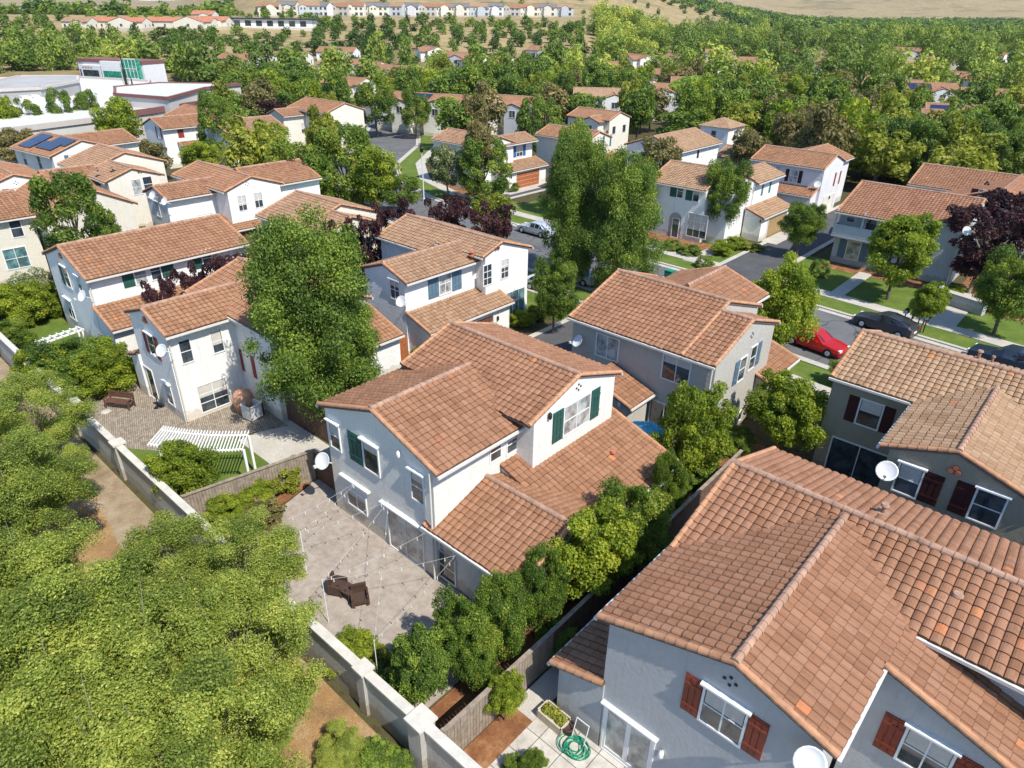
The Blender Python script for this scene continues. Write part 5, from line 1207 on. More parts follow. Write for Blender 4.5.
# flat-roofed commercial block
M_['membrane'] = simple('white_roof_membrane', (.54, .53, .50), .8, var=.06, scale=.08); M_['maroon'] = simple('maroon_parapet', (.20, .09, .08), .8); M_['c_wall'] = stucco('commercial_stucco', (.54, .49, .45))
M_['c_grey'] = simple('grey_roofing', (.36, .35, .34), .85, scale=.2)
e = empty('commercial_building', (*at(110, 100, 0), 0)); tag(e, 'sprawling low commercial building with white flat roofs and maroon parapet bands', 'building'); O = np.array(e.location)
def slab_px(name, pts, zt, zb, mat, parent, par=None, ph=.8):
    q = [at(px, py, zt) for px, py in pts]; m = MB(); m.prism(q, zb, zt); o = m.build(name, mat, parent, O)
    if par:
        m = MB(); n = len(q); a = sum(q[i][0]*q[(i+1) % n][1]-q[(i+1) % n][0]*q[i][1] for i in range(n))
        for i in range(n):
            A, B = np.array(q[i]), np.array(q[(i+1) % n]); L = np.linalg.norm(B-A); m.box((*(A+B)/2, zt+ph/2-.3), (L+.5, .5, ph), rz=math.atan2(B[1]-A[1], B[0]-A[0]))
        m.build('parapet', par, parent, O)
    return q
slab_px('lower_hall', [(-60, 108), (-30, 80), (80, 78), (150, 82), (130, 116), (105, 119), (0, 132)], 5, 0, 'membrane', e, 'c_wall', .8)
slab_px('left_hall', [(-20, 84), (20, 76), (78, 76), (78, 81), (40, 88), (-20, 91)], 7.5, 0, 'c_grey', e, 'c_wall', .5)
slab_px('right_hall', [(115, 87), (160, 83), (240, 84), (205, 88), (168, 98), (115, 94)], 7.6, 0, 'membrane', e, 'maroon', .5)
slab_px('entrance_band', [(108, 112), (140, 105), (205, 98), (212, 102), (150, 112), (112, 117)], 5.6, 0, 'c_wall', e, 'maroon', .9)
for px, py, s in ((24, 94, 4), (33, 93, 3.4), (98, 91, 2.6), (150, 88, 3.2), (158, 89, 2.4), (170, 88, 3.0), (96, 107, 2.4), (132, 90, 2.0), (50, 99, 1.8)):
    x, y = at(px, py, 7); m = MB(); m.b2(x-s/2, x+s/2, y-s*.35, y+s*.35, 4.5, 6.3); m.b2(x-s*.3, x+s*.3, y-s*.2, y+s*.2, 6.3, 6.7); m.build('rooftop_unit', 'gutter', e, O)
# showroom building with green glass behind it
x, y = at(122, 78, 5); e = empty('office_building', (*at(112, 80, 4), 0), R(22)); e.scale = (.62, .62, .84); tag(e, 'white two-storey building with dark strip windows and a tall green glass bay', 'building')
def pt(name, x0, x1, y0, y1, z0, z1, mat, par=None):
    m = MB(); m.b2(x0, x1, y0, y1, z0, z1); return m.build(name, mat, par or e)
pt('wall', -20, 17, 2, 14, 0, 9.6, 'w_lav'); pt('roof_band', -20.2, 17.2, 1.7, 14.2, 9.6, 10.6, 'maroon')
pt('projecting_bay', -17, -6, .4, 2, 0, 8.8, 'w_lav'); pt('projecting_bay', -5, 7, .2, 2, 0, 10.2, 'w_white')
o = pt('window', -16, -7, .3, .4, 4.6, 7.4, 'glass'); pt('sunshade', -17.4, -5.6, -.8, .4, 4.0, 4.4, 'maroon'); pt('window', -4, 6, .1, .2, 4.4, 7.4, 'glassg')
pt('window', -16, -7, .3, .4, .8, 3.4, 'glass'); pt('window', -4, 6, .1, .2, .8, 3.4, 'glass'); pt('window', -19.5, -17.4, 1.88, 2.0, 4.6, 7.4, 'glass')
o = pt('glass_bay', 8, 16, -.6, 2, 0, 11.2, 'glassg')
m = MB()
for i in range(5): m.b2(8.+i*2-.08, 8+i*2+.08, -.7, -.6, 0, 11.2)
for z in (2.8, 5.6, 8.4, 11.1): m.b2(8, 16, -.72, -.6, z-.08, z+.08)
m.build('mullions', 'frame', o); pt('entrance_canopy', 8, 19, -4.5, -.8, 3.6, 4.2, 'dish'); pt('column', 18, 18.4, -4.2, -3.8, 0, 3.6, 'dish'); pt('column', 8.6, 9, -4.2, -3.8, 0, 3.6, 'dish')
m = MB()
for i in range(7): m.b2(-16+i*.9, -15.6+i*.9, 0.25, .3, 8., 8.4)
m.build('sign_letters', 'terracotta', e)
occupied.append((x, y, 24))
x, y = at(230, 21, 15); e = empty('school_building', (x, y, float(terrain(x, y))), R(40)); tag(e, 'low white school building with long dark solar roof on the rise', 'building')
x, y = hit(262, 29); e.location = (x, y, float(terrain(x, y)))
pt('wall', -26, 26, 0, 10, -6, 4.2, 'w_white'); pt('roof', -27, 27, -1, 11, 4.2, 4.8, 'solar')
for i in range(9): pt('window', -25+i*5.6, -22+i*5.6, -.1, 0, 1.2, 3.6, 'glass')
occupied.append((x, y, 26))

# =============== tree belt
mall = [at(*q, 4) for q in ((-80, 125), (-60, 70), (80, 66), (175, 70), (262, 80), (212, 104), (120, 124), (0, 136))]
def inpoly(x, y, P):
    c = False; n = len(P)
    for i in range(n):
        (x0, y0), (x1, y1) = P[i], P[(i+1) % n]
        if (y0 > y) != (y1 > y) and x < (x1-x0)*(y-y0)/(y1-y0)+x0: c = not c
    return c
CLn = [np.array(p, float) for p in CL]
def nearroad(x, y, r=8.5):
    p = np.array([x, y])
    for a, b in zip(CLn[:-1], CLn[1:]):
        t = np.clip(np.dot(p-a, b-a)/np.dot(b-a, b-a), 0, 1)
        if np.linalg.norm(p-a-t*(b-a)) < r: return True
    return False
boxes = [(-64, -60, 57, 80), (-29, -22, 57, 102)]
def clear(x, y, r):
    if inpoly(x, y, mall) or nearroad(x, y): return False
    for a, b, c_, d_ in boxes:
        if a-2 < x < b+2 and c_-2 < y < d_+2: return False
    return all((x-a)**2+(y-b)**2 > (q+r*.55)**2 for a, b, q in occupied)
ix = ca
def sample(d0, d1, n, spacing, a0=-47, a1=47, keep=None, cl=True):
    out = []; grid = {}
    tries = 0
    while len(out) < n and tries < n*12:
        tries += 1
        d_ = math.sqrt(random.uniform(d0*d0, d1*d1)); a = R(random.uniform(a0, a1)); x, y = d_*math.cos(ix-a), d_*math.sin(ix-a)
        s = spacing; gx, gy = int(x//s), int(y//s)
        if any((x-p)**2+(y-q)**2 < s*s for i_ in (-1, 0, 1) for j_ in (-1, 0, 1) for p, q in grid.get((gx+i_, gy+j_), ())): continue
        if cl and not clear(x, y, s): continue
        if keep and not keep(x, y, d_, math.degrees(a)): continue
        grid.setdefault((gx, gy), []).append((x, y)); out.append((x, y, d_, math.degrees(a)))
    return out
DL = {'f_mid': 'full green', 'f_dark': 'dark green', 'f_bright': 'bright green', 'f_yellow': 'yellow-green', 'f_olive': 'olive', 'f_cone': 'dark conical'}
def zone(a, d_):
    s = 'behind the commercial roofs' if a < -24 else 'in the belt behind the leftward houses' if a < -8 else 'in the belt behind the middle houses' if a < 10 else 'in the dense belt beyond the right-hand houses'
    return s
# nearest part of the belt: single trees
def hides(x, y, d_):
    px, py, w_ = proj((x, y, 8)); 
    return any(abs(px-hx) < hw*.5*688/hd+9 and d_ < hd and d_ > hd*.62 and proj((x, y, 10.5+float(terrain(x, y))))[1] < hy+6 for hx, hy, hw, hd in HP)
wx_, wy_ = at(697, 98, 4.5); occupied.append((wx_, wy_, 8)); HP.append((697, 112, 26, math.hypot(wx_, wy_)))
belt = sample(92, 235, 1100, 6.8, keep=lambda x, y, d_, a: ((d_ > 125 if abs(a) < 20 else True) or a > 12) and not (hides(x, y, d_) and random.random() < .8) and not (a < -22 and d_ < 225))
belt.sort(key=lambda q: q[2]); near_belt, rest = belt[:205], belt[205:]
for x, y, d_, a in near_belt:
    key = random.choices(('f_mid', 'f_dark', 'f_bright', 'f_yellow', 'f_olive', 'f_cone'), (5, 3, 3, 3, 2, .6) if a < 14 else (4, 2, 3, 5, 3, .5))[0]
    hh = random.uniform(7, 11.5); r = random.uniform(3.2, 5.0) if key != 'f_cone' else 2.2
    tree(x, y, r, 1.4, hh, key, f"{DL[key]} tree {zone(a, d_)}", group=f"{DL[key]} trees {zone(a, d_)}")
# two rows of dark trees at right
for i in range(9):
    px = 868+i*14+random.uniform(-4, 4); x, y = at(px, 150+random.uniform(-4, 6), 4.5)
    tree(x, y, 3.7, .8, random.uniform(8, 10), 'dark', 'dark dense tree in the row above the balcony house', group='row of dark trees above the balcony house')
for px, py in ((985, 130), (1015, 150), (965, 140), (1000, 160), (800, 128), (775, 120), (815, 150), (790, 135), (840, 125), (850, 118)):
    x, y = at(px, py, 4.5); tree(x, y, 3.6, .8, 8.6, 'mid' if px > 900 else 'olive', 'mottled tree around the dark tree row at right' if px > 900 else 'mottled tree behind the ivory garage house', group='mottled trees by the dark row' if px > 900 else 'mottled trees behind the ivory garage house')

# everything further is one mass
def mass(name, pts, n, size, mat, rr_=(2.6, 5.8), hh=(5, 12.5), label='trees'):
    B = ell_blobs(30, (.25, .4)); Vs, Qs, Ts = [], [], []; k = 0
    protos = [leafcloud(ell_blobs(26, (.25, .42)), n, size) for _ in range(5)]
    for x, y, *_r in pts:
        V, Q, t = protos[random.randrange(5)]; r = random.uniform(*rr_); h_ = random.uniform(*hh); a = random.uniform(0, 6.28); c_, s_ = math.cos(a)*r, math.sin(a)*r
        g = float(terrain(x, y)); W = np.stack([V[:, 0]*c_-V[:, 1]*s_+x, V[:, 0]*s_+V[:, 1]*c_+y, (V[:, 2]+.85)*h_*.54+g], 1)
        Vs.append(W); Qs.append(Q+k); k += len(V); Ts.append(np.clip(t*.5+.2+.22*math.sin(x*.021+1)*math.cos(y*.017)+.16*math.sin(x*.06+y*.045)+random.choice((-.15, 0, .1, .25)), 0, 1))
    me = npmesh(name, np.concatenate(Vs), np.concatenate(Qs), M_[mat], tint=np.concatenate(Ts))
    return tag(link(name, me), label, 'woodland', kind='stuff')
nh = lambda x, y, d_, a: not (hides(x, y, d_) and random.random() < .92)
mid_pts = sample(262, 318, 110, 7, -50, -26)+[q for q in rest if (q[2] < 275 or q[3] > -14) and q[3] < 6]+sample(235, 285, 500, 7.6, -47, 6, keep=nh)
mass('woodland', mid_pts, 800, .22, 'l_far', label='belt of mixed green trees reaching to the golden hill')
big_pts = [q for q in rest if q[3] >= 6]+sample(235, 560, 1100, 11, 6, 50, keep=nh)
mass('tall_woodland', big_pts, 1300, .15, 'l_far', (4.2, 7.8), (7, 15), label='continuous belt of mixed green trees reaching to the golden hill')
hill_pts = sample(270, 445, 330, 6.5, -50, -16)+sample(275, 445, 190, 7, -16, 6)+sample(465, 520, 50, 9, -50, -16)+sample(560, 900, 50, 14, -14, 16)
mass('scattered_trees', hill_pts, 320, .32, 'l_dark', (1.6, 3.8), (2.5, 6.0), 'dark shrubby oaks dotted over the golden slope')
far_pts = sample(520, 1000, 420, 14, -50, -20, cl=False)+sample(560, 1900, 2300, 13, 15, 52, cl=False)+sample(900, 1900, 500, 14, 9, 17, cl=False)
mass('distant_woodland', far_pts, 150, .5, 'l_dark', (4, 8), (5, 10), 'dark tree line at the foot of the far hills')

# =============== vehicles
def car(label, loc, rz, col, L=4.5, W=1.8, kind='sedan', cat='car', name='parked_car', rough=.25):
    e = empty(name, (loc[0], loc[1], .03), rz); tag(e, label, cat)
    pm = simple('paint_'+label[:12].replace(' ', '_'), col, rough, .3, var=.03, spec=.7)
    Hh = 1.75 if kind == 'suv' else 1.45; hood = 1.05 if kind == 'suv' else .86; belt = 1.12 if kind == 'suv' else .95
    # stations from the front bumper (x=+L/2) to the rear
    if kind == 'suv': S = [(.50, .42, .6, None), (.47, .92, .9, None), (.30, 1.0, .97, None), (.20, 1.05, 1.0, None), (.06, 1.08, 1.0, 1.66), (-.12, 1.1, 1.0, 1.74), (-.34, 1.1, .99, 1.7), (-.46, 1.08, .95, 1.3), (-.495, .95, .9, None), (-.5, .5, .85, None)]
    elif kind == 'hatch': S = [(.50, .4, .7, None), (.47, .72, .9, None), (.34, .86, .97, None), (.24, .92, 1.0, None), (.05, .95, 1.0, 1.42), (-.08, .97, 1.0, 1.47), (-.28, 1.0, .99, 1.34), (-.44, 1.02, .96, 1.14), (-.49, .92, .92, None), (-.5, .5, .85, None)]
    else: S = [(.50, .4, .7, None), (.47, .70, .9, None), (.32, .82, .97, None), (.21, .88, 1.0, None), (.05, .91, 1.0, 1.36), (-.10, .93, 1.0, 1.42), (-.24, .94, .99, 1.34), (-.36, .95, .97, 1.0), (-.48, .90, .92, None), (-.5, .5, .85, None)]
    m = MB(); n = len(S); rings = []
    for f, zb, wf, zr_ in S:
        x = f*L; w_ = W/2*wf; top = zr_ if zr_ else zb+.03; wr = w_*(.74 if zr_ else .86)
        rings.append([(x, -w_*.92, .25), (x, -w_, .5), (x, -w_*.97, zb), (x, -wr, top), (x, -wr*.5, top+.03), (x, wr*.5, top+.03), (x, wr, top), (x, w_*.97, zb), (x, w_, .5), (x, w_*.92, .25)])
    V = [p for r in rings for p in r]; k = 10
    fs = [(i*k+j, i*k+j+1, (i+1)*k+j+1, (i+1)*k+j) for i in range(n-1) for j in range(k-1)]+[(i*k+k-1, i*k, (i+1)*k, (i+1)*k+k-1) for i in range(n-1)]+[tuple(range(k))[::-1], tuple((n-1)*k+j for j in range(k))]
    m.add(V, fs, smooth=False); b = m.build('body', pm, e)
    bv = b.modifiers.new('b', 'BEVEL'); bv.width = .05; bv.segments = 2; bv.limit_method = 'ANGLE'; bv.angle_limit = R(25)
    cab = [i for i in range(n) if S[i][3]]; i0, i1 = cab[0], cab[-1]
    def quad(nm, A, B, C_, D, off):
        A, B, C_, D = map(lambda q: np.array(q, float), (A, B, C_, D)); N = np.cross(B-A, D-A); N /= np.linalg.norm(N); c = (A+B+C_+D)/4
        if N@(c-np.array([c[0]*.6, 0, .6])) < 0: N = -N
        q = [c+(p-c)*.86+N*off for p in (A, B, C_, D)]; mm = MB(); mm.add(q+[p-N*.01 for p in q], [(0, 1, 2, 3), (7, 6, 5, 4), (0, 4, 5, 1), (1, 5, 6, 2), (2, 6, 7, 3), (3, 7, 4, 0)]); mm.build(nm, 'carglass', e)
    for i in range(i0-1, i1):
        a, c_ = rings[i], rings[i+1]
        if i == i0-1: quad('windscreen', a[3], a[6], c_[6], c_[3], .02)
        else:
            quad('side_window', a[2], c_[2], c_[3], a[3], .016); quad('side_window', a[7], c_[7], c_[6], a[6], .016)
    a, c_ = rings[i1], rings[i1+1]; quad('rear_window', rings[i1-1][3], rings[i1-1][6], a[6], a[3], .02)
    for fx in (.31, -.31):
        for sy in (-1, 1):
            mm = MB(); y = sy*(W/2-.02); r = .34 if kind != 'suv' else .38
            mm.tube((fx*L, y-sy*.2, r), (fx*L, y+sy*.01, r), r, n=18); w_ = mm.build('wheel', 'black', e)
            mm = MB(); mm.tube((fx*L, y-sy*.05, r), (fx*L, y+sy*.02, r), r*.62, r*.55, n=10); mm.build('rim', 'dish', w_)
    for sy in (-1, 1):
        mm = MB(); mm.box((L*.475, sy*W*.34, .68 if kind != 'suv' else .85), (.16, .34, .14)); mm.build('headlight', 'frame', e)
        mm = MB(); mm.box((-L*.492, sy*W*.37, .82 if kind != 'suv' else 1.0), (.1, .26, .22)); mm.build('tail_light', 'dkred2_sh', e)
        mm = MB(); mm.box((L*.10, sy*(W/2+.07), belt), (.14, .2, .13)); mm.build('wing_mirror', pm, e)
    mm = MB(); mm.box((-L*.5, 0, .62), (.03, .5, .14)); mm.build('number_plate', 'frame', e)
    return e
car('bright red sedan parked at the near kerb beside the bright street tree', (-14.1, 49.1), R(-8), (.52, .012, .014), 4.5, 1.8, 'sedan')
car('dark grey hatchback parked at the far kerb by the staked young tree', (-11.4, 56.1), R(172), (.045, .05, .06), 4.5, 1.75, 'hatch')
car('dark blue-grey sport utility car at the right edge, by the mailboxes', (-3.0, 54.9), R(170), (.03, .045, .075), 4.9, 1.9, 'suv')
car('silver sedan on the street above the white house with teal windows', (-47.9, 57.2), R(178), (.50, .54, .60), 4.6, 1.8, 'sedan')
car('white car half hidden under the two tall street trees', (-35.6, 48.3), R(2), (.72, .72, .72), 4.5, 1.8, 'hatch')
car('dark car glimpsed behind the roof peak of the taupe house', (*at(688, 281, .8),), R(175), (.03, .03, .035), 4.4, 1.75, 'sedan')
car('white car half hidden behind trees left of the two tall street trees', (*at(548, 283, .8),), R(0), (.7, .7, .7), 4.4, 1.75, 'sedan')

# =============== street furniture
x, y = at(424, 201, 0); e = empty('street_lamp', (x, y, 0)); tag(e, 'grey-green street lamp post by the cream-flecked tree', 'street lamp')
m = MB(); m.tube((0, 0, 0), (0, 0, 6.0), .09, .055, 10); m.tube((0, 0, 0), (0, 0, .5), .15, .12, 10); m.build('post', 'dish', e)
m = MB(); m.lathe((0, 0, 6.0), [(.05, 0), (.2, .1), (.26, .42), (.3, .46), (.05, .66), (.01, .7)], 10); m.build('lantern', 'darkmetal', e)
M_['box_green'] = simple('utility_green', (.02, .22, .15), .5); M_['box_dkgreen'] = simple('dark_utility_green', (.03, .07, .05), .5)
def cabinet(px, py, w_, d_, hh, mat, label):
    x, y = at(px, py, 0); e = empty('utility_cabinet', (x, y, 0)); tag(e, label, 'utility cabinet')
    m = MB(); m.b2(-w_/2, w_/2, -d_/2, d_/2, .08, hh); m.build('cabinet', mat, e); m = MB(); m.b2(-w_/2-.1, w_/2+.1, -d_/2-.1, d_/2+.1, 0, .08); m.build('plinth', 'concrete', e)
    m = MB(); m.b2(-w_/2-.03, w_/2+.03, -d_/2-.03, d_/2+.03, hh, hh+.06); m.build('lid', mat, e)
    m = MB(); m.b2(-w_*.4, w_*.4, -d_/2-.02, -d_/2, .2, hh-.15); m.build('door', mat, e)
cabinet(668, 285, .7, .6, 1.35, 'box_green', 'bright green utility cabinet beside the footway above the taupe roof'); cabinet(557, 306, 1.0, .8, 1.1, 'box_dkgreen', 'dark green utility cabinet at the street tree trunk')
for k, (px, py) in enumerate(((890.5, 341), (897.5, 343), (905.5, 345), (913, 347.5))):
    x, y = at(px, py, 0)
    x, y = -10.55+k*.52, 57.95-k*.07
    e = empty('mailbox', (x, y, .07)); tag(e, ['mailbox nearest the dark hatchback, first of four', 'mailbox second from the dark hatchback, of four', 'mailbox third from the dark hatchback, of four', 'mailbox nearest the sport utility car, last of four'][k], 'mailbox', 'mailboxes in a row by the kerb')
    m = MB(); m.tube((0, 0, 0), (0, 0, 1.15), .045); m.build('post', 'darkmetal', e)
    m = MB(); m.b2(-.16, .16, -.28, .28, 1.15, 1.33); m.tube((0, -.28, 1.33), (0, .28, 1.33), .16, n=12); m.build('box', 'black', e); m = MB(); m.b2(-.13, .13, -.3, -.281, 1.17, 1.42); m.build('door', 'frame', e)
e = empty('garden_wall', (-8.3, 65.7, 0), R(-16)); tag(e, 'low pale stucco garden wall by the shaded drive below the plum trees', 'garden wall')
m = MB(); m.b2(-2.0, 2.0, -.3, .3, 0, 1.05); m.build('wall', 'w_slate', e); m = MB(); m.b2(-2.1, 2.1, -.38, .38, 1.05, 1.15); m.build('coping', 'concrete', e); m = MB(); m.b2(-2.3, -1.75, -.42, .42, 0, 1.3); m.build('pier', 'w_slate', e)
for dx in (-.55, .55):
    pass
x, y = at(920, 322, 0)
for dx, lb in ((-.55, 'left tree stake of the tied young tree'), (.55, 'right tree stake of the tied young tree')):
    e = empty('tree_stake', (x+dx, y, 0)); tag(e, lb, 'stake'); m = MB(); m.tube((0, 0, 0), (0, 0, 1.9), .04); m.build('pole', 'bark', e)
    m = MB(); m.b2(min(0, -dx), max(0, -dx), -.02, .02, 1.3, 1.36); m.build('tie', 'bark', e)
# gate and stub wall beside the long garage roof
e = empty('garden_gate', (-34.3, 26.1, 0)); tag(e, 'arched brown wooden gate between the white low wing and the shaded grey wall', 'gate'); m = MB()
for i in range(9): m.b2(-.03, .03, i*.14, i*.14+.13, 0, 1.75+.35*math.sin((i+.5)/9*3.14))
m.build('gate_leaf', 'brown_door', e); m = MB(); m.b2(-.06, .06, -.08, 0, 0, 1.9); m.build('post', 'brown_door', e)

# =============== back-yard things
# string lights over the concrete patio
e0 = [ony(358, 480.5, 14.15), ony(388.5, 500.5, 14.15), ony(425, 533, 13.98), ony(455.5, 555.5, 13.98)]
A = [(u, 14.15 if k < 2 else 13.98, z) for k, (u, z) in enumerate(e0)]
poles = [(*at(300, 532, 2.3), 2.3), (*at(322, 580, 2.3), 2.3), (*at(374, 641, 2.4), 2.4), (*at(286, 520, 2.3), 2.3)]
print('poles', poles)
for k, p in enumerate(poles[:3]):
    e = empty('light_pole', (p[0], p[1], 0)); tag(e, ['slim white string-light pole at the planting bed end of the patio', 'slim white string-light pole behind the middle of the patio', 'slim white string-light pole by the near wall corner'][k], 'pole')
    m = MB(); m.tube((0, 0, 0), (0, 0, p[2]+.05), .015); m.build('pole', 'white', e)
M_['cable'] = simple('pale_cable', (.45, .45, .43), .6); M_['bulb'] = simple('bulb_glass', (.75, .75, .72), .2, spec=.8)
for a, b, lb in ((0, 3, 'string light wire from the ledge corner to the bed'), (0, 0, 'string light wire from the ledge corner to the far pole'), (1, 0, 'string light wire from above the sliding door to the far pole'), (1, 1, 'string light wire from above the sliding door to the middle pole'), (1, 2, 'string light wire from above the sliding door to the near pole'),
                 (2, 1, 'string light wire from the lower roof corner to the middle pole'), (3, 1, 'string light wire from the lower eave to the middle pole'), (3, 2, 'string light wire from the lower eave to the near pole')):
    p, q = np.array(A[a]), np.array(poles[b]); e = empty('string_light', tuple(p)); tag(e, lb, 'string light', 'string lights over the concrete patio')
    m = MB(); L = np.linalg.norm(q-p); pts = []
    for i in range(13): t = i/12; r_ = p+(q-p)*t; r_[2] -= .5*t*(1-t); pts.append(r_-p)
    m.path(pts, .0065, 5); m.build('wire', 'cable', e)
    for i in range(1, 12, 2): mm = MB(); c = pts[i]; mm.tube(c-(0, 0, .01), c-(0, 0, .10), .016, .02, 6); mm.lathe(c-(0, 0, .1), [(.015, 0), (.026, -.04), (.015, -.07), (.002, -.075)], 6); mm.build('bulb', 'bulb', e)
def chair(x, y, rz, label):
    e = empty('wicker_armchair', (x, y, .03), rz); e.scale = (.88, .88, .85); tag(e, label, 'armchair', 'patio chairs on the concrete patio')
    m = MB(); m.b2(-.33, .33, -.3, .34, .2, .4); m.build('seat', 'wicker', e); m = MB(); m.box((0, .36, .6), (.7, .1, .62)); m.build('backrest', 'wicker', e)
    for s_ in (-1, 1): m = MB(); m.b2(s_*.36-.05, s_*.36+.05, -.32, .36, .1, .6); m.build('armrest', 'wicker', e)
    for a_ in (-.3, .3):
        for b_ in (-.26, .3): m = MB(); m.b2(a_-.03, a_+.03, b_-.03, b_+.03, 0, .2); m.build('leg', 'wicker', e)
x, y = at(338, 586, .3); chair(x, y, R(120), 'brown wicker armchair farther from the near wall')
x, y = at(360, 598, .3); chair(x, y, R(60), 'brown wicker armchair nearer the near wall')
x, y = at(349, 592, .3); e = empty('side_table', (x, y, .03), R(10)); tag(e, 'brown wicker side table between the two armchairs', 'table')
m = MB(); m.b2(-.28, .28, -.28, .28, .42, .47); m.build('tabletop', 'wicker', e)
for a_ in (-.24, .24):
    for b_ in (-.24, .24): m = MB(); m.b2(a_-.03, a_+.03, b_-.03, b_+.03, 0, .42); m.build('leg', 'wicker', e)
# bench on the pavers
x, y = at(120, 405, .2); e = empty('garden_bench', (x, y, .03), R(32)); tag(e, 'brown wooden bench on the paved yard, casting a small shadow', 'bench')
m = MB(); [m.b2(-.85, .85, -.26+i*.14, -.15+i*.14, .42, .46) for i in range(4)]; m.build('seat', 'brownwood', e)
m = MB(); [m.b2(-.85, .85, .28, .32, .55+i*.14, .66+i*.14) for i in range(3)]; m.build('backrest', 'brownwood', e)
for a_ in (-.78, .78):
    for b_, hh in ((-.24, .62), (.3, .95)): m = MB(); m.b2(a_-.04, a_+.04, b_-.03, b_+.03, 0, hh); m.build('leg', 'brownwood', e)
    m = MB(); m.b2(a_-.05, a_+.05, -.27, .3, .62, .66); m.build('armrest', 'brownwood', e)
x, y = at(106, 412, 0); m = MB(); m.lathe((0, 0, 0), [(.01, .09), (.2, .08), (.28, .03), (.3, 0)], 9); o = m.build('stepping_stone', 'concrete'); o.location = (x, y, .03); tag(o, 'pale flat stone lying beside the brown bench', 'stone')
# white slatted pergola, quarter ring
e = empty('pergola', (-36.2, 12.2, 0)); tag(e, 'curved white slatted pergola over the edge of the paved yard', 'pergola'); O = np.array([-36.2, 12.2, 0])
q0, q1, q2 = np.array(at(143, 437, 2.4)), np.array(at(200, 436, 2.4)), np.array(at(246, 438, 2.4)); r0, r1, r2 = np.array(at(160, 428, 2.4)), np.array(at(205, 430, 2.4)), np.array(at(252, 432, 2.4))
bez = lambda a, b, c, t: a*(1-t)**2+2*b*t*(1-t)+c*t*t
qm = 2*q1-.5*(q0+q2); 
for nm, ctr in (('beam', q0), ):
    pass
front = [bez(np.array(at(150, 443, 2.4)), np.array(at(195, 452, 2.4)), np.array(at(243, 448, 2.4)), t) for t in np.linspace(0, 1, 12)]
back = [bez(np.array(at(162, 429, 2.4)), np.array(at(200, 436, 2.4)), np.array(at(248, 434, 2.4)), t) for t in np.linspace(0, 1, 12)]
for ln_ in (front, back):
    m = MB(); m.path([(p[0], p[1], 2.33) for p in ln_], .055, 4); m.build('beam', 'white', e, O)
for i in range(30):
    t = i/29; a = bez(np.array(at(150, 443, 2.4)), np.array(at(195, 452, 2.4)), np.array(at(243, 448, 2.4)), t); b = bez(np.array(at(162, 429, 2.4)), np.array(at(200, 436, 2.4)), np.array(at(248, 434, 2.4)), t)
    d = b-a; m = MB(); c = (a+b)/2; L = np.linalg.norm(d)+.5; m.box((c[0], c[1], 2.42), (L, .045, .08), rz=math.atan2(d[1], d[0])); m.build('slat', 'white', e, O)
for p in (front[1], front[-1], back[1], back[-1]): m = MB(); m.b2(p[0]-.06, p[0]+.06, p[1]-.06, p[1]+.06, 0, 2.3); m.build('post', 'white', e, O)
# little arbour on the lawn
a, b = np.array(at(40, 345, .9)), np.array(at(80, 331, .9)); e = empty('arbour', (*((a+b)/2), 0), math.atan2(b[1]-a[1], b[0]-a[0])); tag(e, 'low white wooden arbour bench frame on the small lawn', 'arbour'); L = np.linalg.norm(b-a)
for s_ in (-.3, .3): m = MB(); m.b2(-L/2-.15, L/2+.15, s_-.04, s_+.04, 1.0, 1.12); m.build('beam', 'white', e)
m = MB(); [m.b2(-L/2+i*L/6-.03, -L/2+i*L/6+.03, -.42, .42, 1.12, 1.2) for i in range(7)]; m.build('slats', 'white', e)
for a_ in (-L/2, L/2):
    for b_ in (-.3, .3): m = MB(); m.b2(a_-.05, a_+.05, b_-.05, b_+.05, 0, 1.0); m.build('post', 'white', e)
# waste cart and wrapped boulder planter
x, y = at(252, 411, .5); e = empty('waste_cart', (x, y, .03), R(10)); tag(e, 'open grey plastic cart standing by the white wall of the paved yard', 'waste cart')
m = MB(); t = .05
for b_ in ((-.42, .42, -.42, -.42+t), (-.42, .42, .42-t, .42), (-.42, -.42+t, -.42, .42), (.42-t, .42, -.42, .42)): m.b2(*b_, .1, .95)
m.b2(-.4, .4, -.4, .4, .1, .16); m.build('bin', 'bin_grey' if 'bin_grey' in M_ else 'dish', e); m = MB(); m.b2(-.47, .47, -.47, -.4, .93, 1.0); m.b2(-.47, .47, .4, .47, .93, 1.0); m.b2(-.47, -.4, -.47, .47, .93, 1.0); m.b2(.4, .47, -.47, .47, .93, 1.0); m.build('rim', 'dish', e)
m = MB(); m.b2(-.42, .42, .47, .52, .1, .95); m.build('lid', 'darkmetal', e)
x, y = at(244, 404, .6); M_['terra_pot'] = simple('mottled_terracotta', (.50, .27, .17), .8, var=.5, scale=4, bump=.4)
m = MB(); m.lathe((0, 0, 0), [(.25, 0), (.45, .25), (.62, .7), (.6, 1.1), (.5, 1.35), (.28, 1.5), (.02, 1.55)], 14); o = m.build('garden_urn', 'terra_pot'); o.location = (x, y, .03); tag(o, 'large mottled terracotta egg-shaped urn beside the grey cart', 'urn')
x, y = at(157, 402, .4); m = MB(); m.tube((0, 0, 0), (0, 0, .06), .25, .2); m.tube((0, 0, .06), (0, 0, .85), .03); m.tube((0, 0, .85), (0, 0, 1.0), .12, .1); o = m.build('garden_light', 'darkmetal'); o.location = (x, y, .03); tag(o, 'short black garden light at the foot of the gabled wall', 'garden light')
